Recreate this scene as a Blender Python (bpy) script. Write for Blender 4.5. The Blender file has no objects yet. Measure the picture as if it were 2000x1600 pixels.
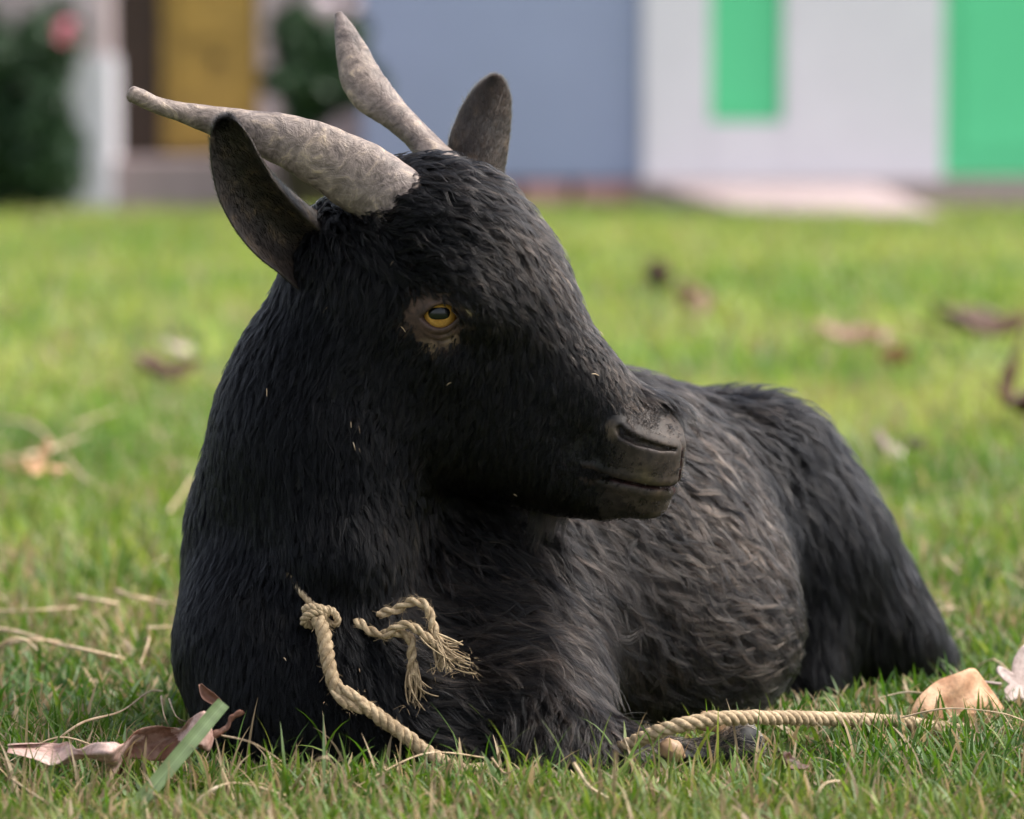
import bpy, bmesh, math
import numpy as np
from mathutils import Vector, Matrix, Quaternion

# ------------------------------------------------------------------ camera, world, sun
scene = bpy.context.scene
COL = scene.collection
FPX = 7250.0                                   # focal length in pixels of the 2000 px wide photograph
CAM = np.array([0.0, -2.6, 0.46])
PITCH = math.atan(600.0 / FPX)
cam_data = bpy.data.cameras.new("camera")
cam_data.sensor_fit = 'HORIZONTAL'
cam_data.sensor_width = 36.0
cam_data.lens = 36.0 * FPX / 2000.0
cam_data.clip_start = 0.05
cam_data.clip_end = 400.0
cam_data.dof.use_dof = True
cam_data.dof.focus_distance = 2.57
cam_data.dof.aperture_fstop = 5.2
cam_data.dof.aperture_blades = 0
cam = bpy.data.objects.new("camera", cam_data)
COL.objects.link(cam)
cam.location = CAM
cam.rotation_euler = (math.pi / 2 - PITCH, 0, 0)
scene.camera = cam

SUN_ELEV, SUN_AZ = math.radians(54), math.radians(84)    # azimuth clockwise from +Y (behind the goat) towards +X
world = bpy.data.worlds.new("World")
scene.world = world
world.use_nodes = True
wn = world.node_tree
for n in list(wn.nodes):
    wn.nodes.remove(n)
sky = wn.nodes.new('ShaderNodeTexSky')
sky.sky_type = 'NISHITA'
sky.sun_disc = False
sky.sun_elevation = SUN_ELEV
sky.sun_rotation = SUN_AZ
sky.air_density = 1.0
sky.dust_density = 3.0
sky.ozone_density = 1.0
bg = wn.nodes.new('ShaderNodeBackground')
bg.inputs['Strength'].default_value = 0.13
wo = wn.nodes.new('ShaderNodeOutputWorld')
hz = wn.nodes.new('ShaderNodeHueSaturation')                # a thin white overcast
hz.inputs['Saturation'].default_value = 0.38
wn.links.new(sky.outputs[0], hz.inputs['Color'])
wn.links.new(hz.outputs[0], bg.inputs['Color'])
wn.links.new(bg.outputs[0], wo.inputs['Surface'])

sun_data = bpy.data.lights.new("sun", 'SUN')
sun_data.energy = 2.2
sun_data.angle = math.radians(32)
sun_data.color = (1.0, 0.95, 0.87)
sun = bpy.data.objects.new("sun", sun_data)
COL.objects.link(sun)
sd = Vector((math.sin(SUN_AZ) * math.cos(SUN_ELEV), math.cos(SUN_AZ) * math.cos(SUN_ELEV), math.sin(SUN_ELEV)))
sun.rotation_euler = sd.to_track_quat('Z', 'Y').to_euler()

scene.view_settings.view_transform = 'Standard'
scene.view_settings.look = 'None'
scene.view_settings.exposure = 1.42
scene.view_settings.gamma = 1.0
scene.cycles.use_denoising = True
scene.cycles.max_bounces = 8
scene.cycles.transparent_max_bounces = 8
scene.cycles_curves.shape = 'RIBBONS'

# ------------------------------------------------------------------ measuring helpers
_fw = np.array([0, math.cos(PITCH), -math.sin(PITCH)])
_up = np.array([0, math.sin(PITCH), math.cos(PITCH)])
_rt = np.array([1.0, 0, 0])
def ray(px, py):
    return _rt * (px - 1000) / FPX + _fw + _up * (800 - py) / FPX
def W(px, py, Y=0.0):
    """World point on the vertical plane at depth Y seen at a photograph position."""
    d = ray(px, py)
    return CAM + d * (Y - CAM[1]) / d[1]
def G(px, py, z=0.0):
    """World point at height z (the lawn) seen at a photograph position."""
    d = ray(px, py)
    return CAM + d * (z - CAM[2]) / d[2]
def unit(v):
    v = np.asarray(v, float)
    return v / np.linalg.norm(v)

# head frame: x along the face towards the nose, y to the goat's right side, z out of the forehead
HL = unit((.42, .88, .22))
HF = unit((.60, -.191, -.763))
HF = unit(HF - HL * (HF @ HL))
HU = np.cross(HF, HL)
HN = -HL
HO = W(905, 365, 0.0)
HR = np.stack([HF, HN, HU])                     # rows: local axes
def hl(x, y, z):
    return HO + HF * x + HN * y + HU * z
def to_head(P):
    return (P - HO) @ HR.T

def lin(r, g, b):
    f = lambda c: c / 12.92 if c <= .04045 else ((c + .055) / 1.055) ** 2.4
    return (f(r / 255), f(g / 255), f(b / 255), 1.0)

def link(o, parent=None, **props):
    COL.objects.link(o)
    if parent is not None:
        o.parent = parent
        o.matrix_parent_inverse = Matrix.Translation(parent.location).inverted() if parent.type == 'EMPTY' else Matrix.Identity(4)
    for k, v in props.items():
        o[k] = v
    return o
def mesh_np(name, verts, faces, mat=None, smooth=True):
    """Mesh from numpy arrays; faces is an (n,3)/(n,4) array or a list of index tuples."""
    me = bpy.data.meshes.new(name)
    verts = np.asarray(verts, np.float32)
    if isinstance(faces, np.ndarray):
        k = faces.shape[1]
        me.vertices.add(len(verts))
        me.vertices.foreach_set('co', verts.ravel())
        me.loops.add(faces.size)
        me.loops.foreach_set('vertex_index', faces.astype(np.int32).ravel())
        me.polygons.add(len(faces))
        me.polygons.foreach_set('loop_start', np.arange(0, faces.size, k, dtype=np.int32))
        me.update(calc_edges=True)
    else:
        me.from_pydata([tuple(map(float, v)) for v in verts], [], faces)
        me.update()
    if smooth:
        me.polygons.foreach_set('use_smooth', np.ones(len(me.polygons), bool))
    if mat is not None:
        me.materials.append(mat)
    return me
def empty(name, loc, **props):
    o = bpy.data.objects.new(name, None)
    o.empty_display_size = .05
    o.location = loc
    COL.objects.link(o)
    for k, v in props.items():
        o[k] = v
    return o
def smin(a, b, k):
    h = np.clip(.5 + .5 * (b - a) / k, 0, 1)
    return b + (a - b) * h - k * h * (1 - h)
def smax(a, b, k):
    return -smin(-a, -b, k)

# ------------------------------------------------------------------ goat body: one continuous implicit surface
def s_ell(P, c, r, R=None):
    q = P - np.asarray(c, np.float32)
    if R is not None:
        q = q @ np.asarray(R, np.float32).T
    r = np.asarray(r, np.float32)
    k0 = np.sqrt(((q / r) ** 2).sum(-1)) + 1e-9
    k1 = np.sqrt(((q / (r * r)) ** 2).sum(-1)) + 1e-9
    return k0 * (k0 - 1) / k1
def s_cone(P, a, b, ra, rb, flat=None):
    """Tapered capsule; flat=(axis, factor) squeezes it along a world/local axis."""
    a = np.asarray(a, np.float32); b = np.asarray(b, np.float32)
    if flat is not None:
        ax, fac = flat
        ax = unit(ax).astype(np.float32)
        st = lambda Q: Q + np.outer((Q - a) @ ax, ax).reshape(Q.shape) * (1 / fac - 1)
        P = st(P); b = st(b[None])[0]
    ab = b - a
    t = np.clip(((P - a) @ ab) / (ab @ ab), 0, 1)
    return np.sqrt(((P - a - t[..., None] * ab) ** 2).sum(-1)) - (ra + (rb - ra) * t)
def s_seg2(x, z, pts):
    """Distance in a plane to a polyline."""
    d = None
    for (x0, z0), (x1, z1) in zip(pts[:-1], pts[1:]):
        dx, dz = x1 - x0, z1 - z0
        t = np.clip(((x - x0) * dx + (z - z0) * dz) / (dx * dx + dz * dz), 0, 1)
        e = np.hypot(x - x0 - t * dx, z - z0 - t * dz)
        d = e if d is None else np.minimum(d, e)
    return d

EYE = np.array([.0585, .0480, -.0512])           # eyeball centre, head frame
EYE_R = .0150
EYE_N = unit((.15, .93, .33))                    # where the right eye looks
EYE_X = unit(np.array([.64, 0, .77]) - EYE_N * (np.array([.64, 0, .77]) @ EYE_N))   # towards the tear duct
EYE_Y = np.cross(EYE_N, EYE_X)
if EYE_Y[2] < 0:
    EYE_Y = -EYE_Y
MOUTH = [(.1900, -.0672), (.1980, -.0628), (.2066, -.0574), (.2180, -.0484), (.2355, -.0345), (.2505, -.0262), (.2640, -.0230)]

def sdf_head(Q, fine=True):
    P = Q.copy()
    P[..., 1] = np.abs(P[..., 1])
    x, y, z = P[..., 0], P[..., 1], P[..., 2]
    Yf = ((0, 1, 0), 1.0)
    d = s_ell(P, (.030, 0, -.062), (.074, .054, .057))                                    # cranium
    d = smin(d, s_ell(P, (.048, 0, -.030), (.074, .053, .040)), .02)                      # forehead
    d = smin(d, s_cone(P, (.06, 0, -.050), (.205, 0, -.0265), .048, .0265, ((0, 1, 0), .92)), .025)   # nose bridge
    d = smin(d, s_cone(P, (.112, .020, -.136), (.226, .004, -.067), .034, .021), .03)     # mandible
    d = smin(d, s_ell(P, (.090, .030, -.104), (.058, .028, .056)), .03)                   # cheek
    d = smin(d, s_ell(P, (.150, .012, -.075), (.060, .027, .036)), .025)                  # side of face
    d = smin(d, s_ell(P, (.2225, .0, -.0285), (.0310, .0285, .0285)), .016)                # upper lip
    d = smin(d, s_ell(P, (.212, .014, -.0225), (.020, .0125, .0145)), .012)                # nostril wing
    low = s_ell(P, (.240, 0, -.0480), (.024, .0205, .0150))
    d = smin(d, low, .018)                                                                # lower lip and chin
    d = smin(d, s_ell(P, (.0560, .0440, -.0320), (.030, .0150, .0170)), .016)             # brow
    d = smin(d, s_ell(P, (.0700, .0420, -.0740), (.032, .0125, .0130)), .020)             # cheek bone
    if not fine:
        return d
    sel = np.abs(d) < .022
    if sel.any():
        d[sel] = sdf_face(P[sel], d[sel])
    return d

def sdf_face(P, d):
    x, y, z = P[..., 0], P[..., 1], P[..., 2]
    # eye: socket, lids with an almond opening
    q = P - EYE.astype(np.float32)
    eu, ev, en = q @ EYE_X.astype(np.float32), q @ EYE_Y.astype(np.float32), q @ EYE_N.astype(np.float32)
    er = np.sqrt((q ** 2).sum(-1))
    d = smin(d, er - (EYE_R + .0024), .012)
    u = np.clip(np.abs(eu) / .0150, 0, 1.25)
    top = .0080 * (1 - u ** 2.2) * (1 + .42 * np.clip(eu / .015, -1, 1)) + .03 * eu
    bot = -.0088 * (1 - u ** 2.0) + .04 * eu
    slit = np.maximum(np.maximum(ev - top, bot - ev) * .8, .002 - en)
    for off, w in ((top + .0046, .0135), (bot - .0050, .0125), (bot - .0095, .010)):       # lid folds
        fold = np.maximum(np.maximum(np.abs(ev - off) - .0003, np.abs(eu) - w), -(d + .0012))
        d = smax(d, -np.maximum(fold, .003 - en), .0022)
    d = smax(d, -slit, .0016)
    E3 = np.stack([eu, ev, en], -1)
    d = smax(d, -s_cone(E3, (.0140, .0010, .0100), (.0260, -.0010, .0060), .0026, .0010), .003)
    d = smax(d, -(er - EYE_R), .0005)
    # nostril
    pts = [(.2335, .0050, -.0050), (.2270, .0150, -.0065), (.2130, .0255, -.0115), (.2030, .0272, -.0150), (.1990, .0268, -.0148)]
    rr = [.0014, .0020, .0025, .0029, .0022]
    nn = cut = None
    out = np.array([.0016, .0030, .0016], np.float32)
    for i in range(4):
        s = s_cone(P, pts[i], pts[i + 1], rr[i], rr[i + 1])
        nn = s if nn is None else np.minimum(nn, s)
        s = s_cone(P, pts[i] + out, pts[i + 1] + out, rr[i], rr[i + 1])
        s = np.minimum(s, s_cone(P, pts[i] - 1.7 * out, pts[i + 1] - 1.7 * out, rr[i] * 1.1, rr[i + 1] * 1.1))
        s = np.minimum(s, s_cone(P, pts[i] - 3.4 * out, pts[i + 1] - 3.4 * out, rr[i] * 1.0, rr[i + 1] * 1.0))
        cut = s if cut is None else np.minimum(cut, s)
    d = smin(d, nn - .0002, .014)
    d = smax(d, -cut, .0030)
    # mouth line and philtrum, cut to a set depth
    m = s_seg2(x, z, MOUTH)
    groove = np.maximum(m - .0011, -(d + .0042))
    lips = np.exp(-((m - .0055) / .0042) ** 2) * np.clip((x - .185) / .02, 0, 1)
    d = d - .0014 * lips
    d = smax(d, -groove, .0022)
    ph = np.maximum(np.maximum(y - .0009, -(d + .0035)), np.maximum(.228 - x, np.maximum(z + .004, -.027 - z)))
    d = smax(d, -ph, .0022)
    return d

def body_points():
    B = []
    def c(a, b, ra, rb, k, flat=None):
        B.append(('c', a, b, ra, rb, k, flat))
    def e(p, r, k, R=None):
        B.append(('e', p, r, k, R))
    return B, c, e
_B, _c, _e = body_points()
# trunk
_c(W(665, 1190, .10), W(1080, 1075, .22), .094, .124, .05)
_c(W(1080, 1075, .22), W(1420, 1065, .34), .124, .100, .05)
_e(W(1150, 1240, .175), (.150, .095, .098), .05)
_e(W(650, 1350, .020), (.088, .092, .095), .05)
_e(W(800, 1440, -.01), (.090, .060, .045), .04)                  # brisket
# neck
_c(hl(.012, 0, -.088), W(655, 900, .040), .058, .064, .05)
_c(W(655, 900, .040), W(668, 1100, -.005), .064, .046, .018)
_c(W(640, 860, .06), W(620, 1120, .10), .068, .085, .05)
_c(hl(-.012, .020, -.105), W(632, 760, .06), .034, .048, .04)          # nape behind the ear
_c(W(632, 760, .06), W(545, 1020, .09), .048, .056, .04)
# left shoulder and folded foreleg
_e(W(960, 1260, .070), (.075, .060, .085), .05)
_c(W(1010, 1330, .030), W(1090, 1500, -.055), .052, .034, .03)
_c(W(1090, 1515, -.060), W(1300, 1506, -.040), .030, .0195, .015)
_c(W(1300, 1506, -.040), W(1425, 1498, -.036), .0185, .0210, .010)
_e(W(1450, 1470, -.040), (.0150, .016, .0205), .012)
# right foreleg, folded under the chest
_c(W(520, 1270, .03), W(580, 1470, -.01), .060, .042, .04)
# hind leg: haunch, thigh, shank
_c(W(1505, 925, .32), W(1570, 1100, .33), .046, .060, .03)
_c(W(1570, 1100, .33), W(1690, 1260, .35), .058, .046, .03)
_c(W(1690, 1240, .35), W(1790, 1310, .36), .050, .026, .03)
_c(W(1590, 1080, .31), W(1560, 1340, .27), .040, .030, .02)

def sdf_body(P):
    d = None
    for b in _B:
        if b[0] == 'c':
            s, k = s_cone(P, b[1], b[2], b[3], b[4], b[6]), b[5]
        else:
            s, k = s_ell(P, b[1], b[2], b[4]), b[3]
        d = s if d is None else smin(d, s, k)
    return d
def sdf_goat(P, fine=True):
    P = P.astype(np.float32)
    d = sdf_body(P)
    Q = to_head(P).astype(np.float32)
    near = (np.abs(Q[..., 0] - .1) < .22) & (np.abs(Q[..., 1]) < .14) & (np.abs(Q[..., 2] + .07) < .17)
    if near.any():
        dn = d[near]
        h = sdf_head(Q[near], fine)
        nb = np.clip((Q[near][:, 0] - .04) / .10, 0, 1)           # a soft join at the poll, a crisp one at the throat
        d[near] = smin(dn, h, .040 - .028 * nb)
    return np.maximum(d, .004 - P[..., 2] + .0)

def surface_nets(D, org, h):
    n0, n1, n2 = D.shape
    S = D < 0
    def corners(A):
        return [A[i:n0 - 1 + i, j:n1 - 1 + j, k:n2 - 1 + k] for i in (0, 1) for j in (0, 1) for k in (0, 1)]
    cs = corners(S)
    cnt = sum(c.astype(np.int8) for c in cs)
    act = (cnt > 0) & (cnt < 8)
    idx = -np.ones(act.shape, np.int64)
    ii = np.argwhere(act)
    idx[act] = np.arange(len(ii))
    acc = np.zeros((len(ii), 3)); wt = np.zeros(len(ii))
    offs = [(i, j, k) for i in (0, 1) for j in (0, 1) for k in (0, 1)]
    dc = [D[ii[:, 0] + o[0], ii[:, 1] + o[1], ii[:, 2] + o[2]] for o in offs]
    for a in range(8):
        for b in range(a + 1, 8):
            oa, ob = np.array(offs[a]), np.array(offs[b])
            if np.abs(oa - ob).sum() != 1:
                continue
            cr = (dc[a] < 0) != (dc[b] < 0)
            t = dc[a] / (dc[a] - dc[b] + 1e-12)
            p = oa + (ob - oa) * t[:, None]
            acc[cr] += p[cr]; wt[cr] += 1
    V = org + h * (ii + acc / wt[:, None])
    quads = []
    for ax in range(3):
        o1, o2 = [a for a in range(3) if a != ax]
        sl0 = [slice(1, n - 1) for n in D.shape]; sl0[ax] = slice(0, D.shape[ax] - 1)
        sl1 = list(sl0); sl1[ax] = slice(1, D.shape[ax])
        A, B = S[tuple(sl0)], S[tuple(sl1)]
        for flip, m in ((False, A & ~B), (True, ~A & B)):
            e = np.argwhere(m)
            e = e + np.array([0 if a == ax else 1 for a in range(3)])
            def cell(d1, d2):
                q = e.copy(); q[:, o1] -= d1; q[:, o2] -= d2
                return idx[q[:, 0], q[:, 1], q[:, 2]]
            q = np.stack([cell(1, 1), cell(0, 1), cell(0, 0), cell(1, 0)], 1)
            if (ax == 1) != flip:
                q = q[:, ::-1]
            quads.append(q)
    return V, np.concatenate(quads)

def grad(fn, P, e):
    g = np.stack([fn(P + np.eye(3)[i] * e) - fn(P - np.eye(3)[i] * e) for i in range(3)], -1)
    return g / (np.linalg.norm(g, axis=1, keepdims=True) + 1e-9)
def project(P, it=3, e=.0006, fine=True, lim=.004):
    fn = lambda q: sdf_goat(q, fine)
    for _ in range(it):
        d = fn(P)
        P = P - grad(fn, P, e) * np.clip(d, -lim, lim)[:, None]
    return P

def axis(lo, hi, a, b, fine, coarse):
    """Grid line positions: fine between a and b, coarse outside, with a smooth change."""
    out = [lo]
    while out[-1] < hi:
        t = out[-1]
        gap = max(a - t, t - b, 0)
        out.append(t + min(coarse, fine + gap * .12))
    return np.array(out)
def build_body_mesh():
    X = axis(-.300, .400, -.085, .125, .00125, .0058)
    Y = axis(-.160, .540, -.062, -.008, .00135, .0058)
    Z = axis(-.004, .470, .182, .330, .00125, .0058)
    n = (len(X), len(Y), len(Z))
    D = np.empty(n, np.float32)
    for i in range(0, n[0], 8):
        xs = X[i:i + 8]
        Pm = np.stack(np.meshgrid(xs, Y, Z, indexing='ij'), -1).astype(np.float32)
        D[i:i + len(xs)] = sdf_goat(Pm.reshape(-1, 3), True).reshape(Pm.shape[:3])
    V, Q = surface_nets(D, np.zeros(3), 1.0)
    V = np.stack([np.interp(V[:, a], np.arange(n[a]), ax) for a, ax in enumerate((X, Y, Z))], 1)
    V = project(V, 1, .0004, True, .0012)
    return mesh_np('body', V, Q)

# ------------------------------------------------------------------ horns and ears
def catmull(pts, n):
    pts = np.asarray(pts, float)
    k = len(pts)
    s = np.linspace(0, k - 1, n)
    i = np.clip(s.astype(int), 0, k - 2)
    t = (s - i)[:, None]
    g = lambda j: pts[np.clip(j, 0, k - 1)]
    p0, p1, p2, p3 = g(i - 1), g(i), g(i + 1), g(i + 2)
    return .5 * (2 * p1 + (p2 - p0) * t + (2 * p0 - 5 * p1 + 4 * p2 - p3) * t ** 2 + (3 * p1 - p0 - 3 * p2 + p3) * t ** 3)
def tube_mesh(name, C, sides, radius_fn, mat, ref=None, cap=True):
    """Sweep a cross-section along centre line C; radius_fn(i, phi) -> (side offset, depth offset)."""
    n = len(C)
    T = np.gradient(C, axis=0); T /= np.linalg.norm(T, axis=1, keepdims=True)
    ref = np.array([0, 1.0, 0]) if ref is None else ref
    phi = np.linspace(0, 2 * np.pi, sides, endpoint=False)
    V = []
    for i in range(n):
        s = np.cross(T[i], ref); s /= np.linalg.norm(s)
        d = np.cross(s, T[i])
        a, b = radius_fn(i, phi)
        V.append(C[i] + np.outer(a, s) + np.outer(b, d))
    V = np.concatenate(V)
    i, j = np.meshgrid(np.arange(n - 1), np.arange(sides), indexing='ij')
    q = np.stack([i * sides + j, i * sides + (j + 1) % sides, (i + 1) * sides + (j + 1) % sides, (i + 1) * sides + j], -1).reshape(-1, 4)
    F = [tuple(map(int, f)) for f in q]
    if cap:
        F.append(tuple(range(sides))[::-1])
        F.append(tuple(range((n - 1) * sides, n * sides)))
    me = mesh_np(name, V, F, mat)
    bm = bmesh.new(); bm.from_mesh(me); bmesh.ops.recalc_face_normals(bm, faces=bm.faces[:]); bm.to_mesh(me); bm.free()
    return me
def wob(i, seed, *fr):
    r = np.random.default_rng(seed)
    return sum(a * np.sin(i * f + r.uniform(0, 6.28)) for f, a in fr)

def build_horn(keys, mat, keel, twist, seed, blunt):
    """keys: photograph x, y, half width (px), depth Y, thickness ratio."""
    N = 110
    K = np.array([[*W(x, y, Y), hw / FPX * (Y - CAM[1]), th] for x, y, hw, Y, th in keys])
    S = catmull(K, N)
    C, hw, th = S[:, :3], np.maximum(S[:, 3], .0006), S[:, 4]
    rng = np.random.default_rng(seed)
    ph = rng.uniform(0, 6.28, 12)
    def fn(i, phi):
        t = i / (N - 1)
        rough = 1 + .012 * np.sin(i * .55 + 2 * phi + ph[0]) + .014 * np.sin(i * .23 + phi + ph[1]) + .008 * np.sin(i * 1.3 + 3 * phi + ph[2]) \
            + .010 * np.sin(5 * phi + i * .16 + ph[3])
        k = keel + twist * t
        rough = rough + .16 * np.exp(-(((phi - k + np.pi) % (2 * np.pi) - np.pi) / .34) ** 2)
        r = hw[i] * rough
        if blunt and i > N - 5:
            r = r * (1 - .10 * (i - N + 5))
        return r * np.cos(phi) * .96, r * np.sin(phi) * th[i]
    return tube_mesh('horn', C, 44, fn, mat)

NEAR_HORN = [(850, 450, 50, .000, .60), (790, 405, 68, -.012, .56), (715, 352, 74, -.014, .55), (640, 310, 66, -.015, .52), (560, 276, 54, -.017, .52),
             (480, 252, 40, -.020, .58), (410, 234, 29, -.022, .7), (350, 218, 20, -.026, .85), (305, 205, 17, -.029, .9), (272, 190, 17, -.032, .8), (250, 181, 15, -.034, .7)]
FAR_HORN = [(912, 372, 42, .060, .80), (880, 338, 38, .066, .80), (843, 300, 31, .074, .85), (805, 258, 27, .082, .9), (765, 222, 31, .09, .75), (728, 190, 39, .097, .55),
            (702, 152, 39, .105, .5), (686, 105, 31, .113, .5), (671, 58, 19, .122, .55), (660, 26, 7, .13, .7)]

def build_ear(keys, mat, prof, n=46, m=30, thick=.0026, name='ear'):
    """keys: left edge px, right edge px, depth Y, relief (m); prof(v, t) -> depth relief away from the lens in units of relief."""
    K = catmull([[*W(a[0], a[1], Y), *W(b[0], b[1], Y), r] for a, b, Y, r in keys], n)
    v = np.linspace(-1, 1, m)
    P = np.empty((n, m, 3))
    view = unit(W(600, 400, 0) - CAM)
    for i in range(n):
        t = i / (n - 1)
        A, B = K[i, :3], K[i, 3:6]
        P[i] = A + (B - A) * ((v + 1) / 2)[:, None] + view * (prof(v, t) * K[i, 6])[:, None]
    du = np.gradient(P, axis=0); dv = np.gradient(P, axis=1)
    Nn = np.cross(du, dv); Nn /= np.linalg.norm(Nn, axis=2, keepdims=True) + 1e-9
    if (Nn @ view).mean() < 0:
        Nn = -Nn
    edge = np.clip(np.minimum(1 - np.abs(v), .25) / .25, 0, 1)[None, :, None] ** .5
    V = np.concatenate([P.reshape(-1, 3), (P + Nn * thick * (.35 + .65 * edge)).reshape(-1, 3)])
    ii, jj = np.meshgrid(np.arange(n - 1), np.arange(m - 1), indexing='ij')
    q = np.stack([ii * m + jj, ii * m + jj + 1, (ii + 1) * m + jj + 1, (ii + 1) * m + jj], -1).reshape(-1, 4)
    o = n * m
    rim = [k for k in range(m)] + [k * m + m - 1 for k in range(1, n)] + [(n - 1) * m + k for k in range(m - 2, -1, -1)] + [k * m for k in range(n - 2, 0, -1)]
    side = np.array([[a, b, b + o, a + o] for a, b in zip(rim, rim[1:] + rim[:1])])
    me = mesh_np(name, V, np.concatenate([q, q[:, ::-1] + o, side[:, ::-1]]), mat)
    bm = bmesh.new(); bm.from_mesh(me); bmesh.ops.recalc_face_normals(bm, faces=bm.faces[:]); bm.to_mesh(me); bm.free()
    return me
NEAR_EAR = [((655, 622), (705, 560), .030, .020), ((618, 592), (692, 490), .012, .026), ((585, 566), (652, 436), -.004, .030), ((545, 532), (602, 400), -.018, .030), ((500, 496), (562, 366), -.030, .028),
            ((458, 444), (532, 338), -.041, .024), ((428, 384), (508, 302), -.050, .018), ((414, 318), (488, 264), -.056, .012), ((414, 262), (466, 238), -.060, .006), ((428, 237), (452, 231), -.061, .002)]
def near_prof(v, t):
    fold = .35 + .62 * min(1, t / .62)                  # where the front margin folds over, sliding to the edge towards the tip
    w = np.clip((v + 1) / (fold + 1), 0, 1)
    cup = np.sin(np.pi * w) ** .8
    back = np.clip((v - fold) / (1 - fold + 1e-3), 0, 1)
    return cup * (.9 - .2 * t) + back * .75
FAR_EAR = [((878, 400), (980, 400), .062, .016), ((876, 330), (987, 340), .070, .016), ((878, 275), (995, 285), .076, .015), ((891, 235), (1000, 230), .082, .013), ((908, 200), (998, 190), .086, .011),
           ((930, 170), (988, 165), .089, .007), ((952, 156), (974, 154), .090, .003)]
def far_prof(v, t):
    return (np.abs(v) ** 2.0) * .9

# ------------------------------------------------------------------ materials helpers
def new_mat(name):
    m = bpy.data.materials.new(name)
    m.use_nodes = True
    nt = m.node_tree
    return m, nt, nt.nodes['Principled BSDF'], nt.nodes['Material Output']
def nd(nt, typ, **kw):
    n = nt.nodes.new(typ)
    for k, v in kw.items():
        if k in n.inputs:
            n.inputs[k].default_value = v
        else:
            setattr(n, k, v)
    return n
def ramp(nt, fac, stops):
    r = nt.nodes.new('ShaderNodeValToRGB')
    nt.links.new(fac, r.inputs[0])
    el = r.color_ramp.elements
    while len(el) < len(stops):
        el.new(.5)
    for e, (p, c) in zip(el, stops):
        e.position = p
        e.color = c if len(c) == 4 else (*c, 1)
    return r.outputs[0]
def noise(nt, scale, detail=4, rough=.55, coord=None, dist=0.0):
    n = nt.nodes.new('ShaderNodeTexNoise')
    n.inputs['Scale'].default_value = scale
    n.inputs['Detail'].default_value = detail
    n.inputs['Roughness'].default_value = rough
    n.inputs['Distortion'].default_value = dist
    if coord is not None:
        nt.links.new(coord, n.inputs['Vector'])
    return n.outputs['Fac']
def obj_coord(nt, scale=(1, 1, 1), rot=(0, 0, 0)):
    tc = nt.nodes.new('ShaderNodeTexCoord')
    mp = nt.nodes.new('ShaderNodeMapping')
    mp.inputs['Scale'].default_value = scale
    mp.inputs['Rotation'].default_value = rot
    nt.links.new(tc.outputs['Object'], mp.inputs['Vector'])
    return mp.outputs[0]
def bump(nt, bsdf, height, strength=.3, dist=.001):
    b = nt.nodes.new('ShaderNodeBump')
    b.inputs['Strength'].default_value = strength
    b.inputs['Distance'].default_value = dist
    nt.links.new(height, b.inputs['Height'])
    nt.links.new(b.outputs[0], bsdf.inputs['Normal'])
def mixc(nt, fac, a, b, mode='MIX'):
    m = nt.nodes.new('ShaderNodeMix')
    m.data_type = 'RGBA'
    m.blend_type = mode
    for sock, v in ((m.inputs[0], fac), (m.inputs[6], a), (m.inputs[7], b)):
        if isinstance(v, (int, float, tuple)):
            sock.default_value = v
        else:
            nt.links.new(v, sock)
    return m.outputs[2]

# ------------------------------------------------------------------ body skin
skin_mat, nt, bs, _ = new_mat('goat_skin')
at = nd(nt, 'ShaderNodeAttribute', attribute_name='skin')
cN = noise(nt, 220, 5, .6, obj_coord(nt))
cM = noise(nt, 55, 4, .6, obj_coord(nt))
c1 = mixc(nt, 1.0, at.outputs['Color'], ramp(nt, cN, [(.25, (.55, .55, .55)), (.75, (1.35, 1.3, 1.25))]), 'MULTIPLY')
c2 = mixc(nt, 1.0, c1, ramp(nt, cM, [(.3, (.7, .7, .72)), (.7, (1.25, 1.2, 1.15))]), 'MULTIPLY')
nt.links.new(c2, bs.inputs['Base Color'])
bs.inputs['Roughness'].default_value = .62
bs.inputs['Specular IOR Level'].default_value = .3
bump(nt, bs, cN, .35, .0012)

def trace(px, py, fine=False):
    """First point of the goat's surface seen at photograph positions (arrays)."""
    px, py = np.atleast_1d(px).astype(float), np.atleast_1d(py).astype(float)
    d = _rt * ((px - 1000) / FPX)[:, None] + _fw + _up * ((800 - py) / FPX)[:, None]
    d /= np.linalg.norm(d, axis=1, keepdims=True)
    t = np.full(len(px), 2.2)
    for _ in range(90):
        t = np.minimum(t + .75 * sdf_goat(CAM + d * t[:, None], fine), 3.4)
    return CAM + d * t[:, None]

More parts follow.
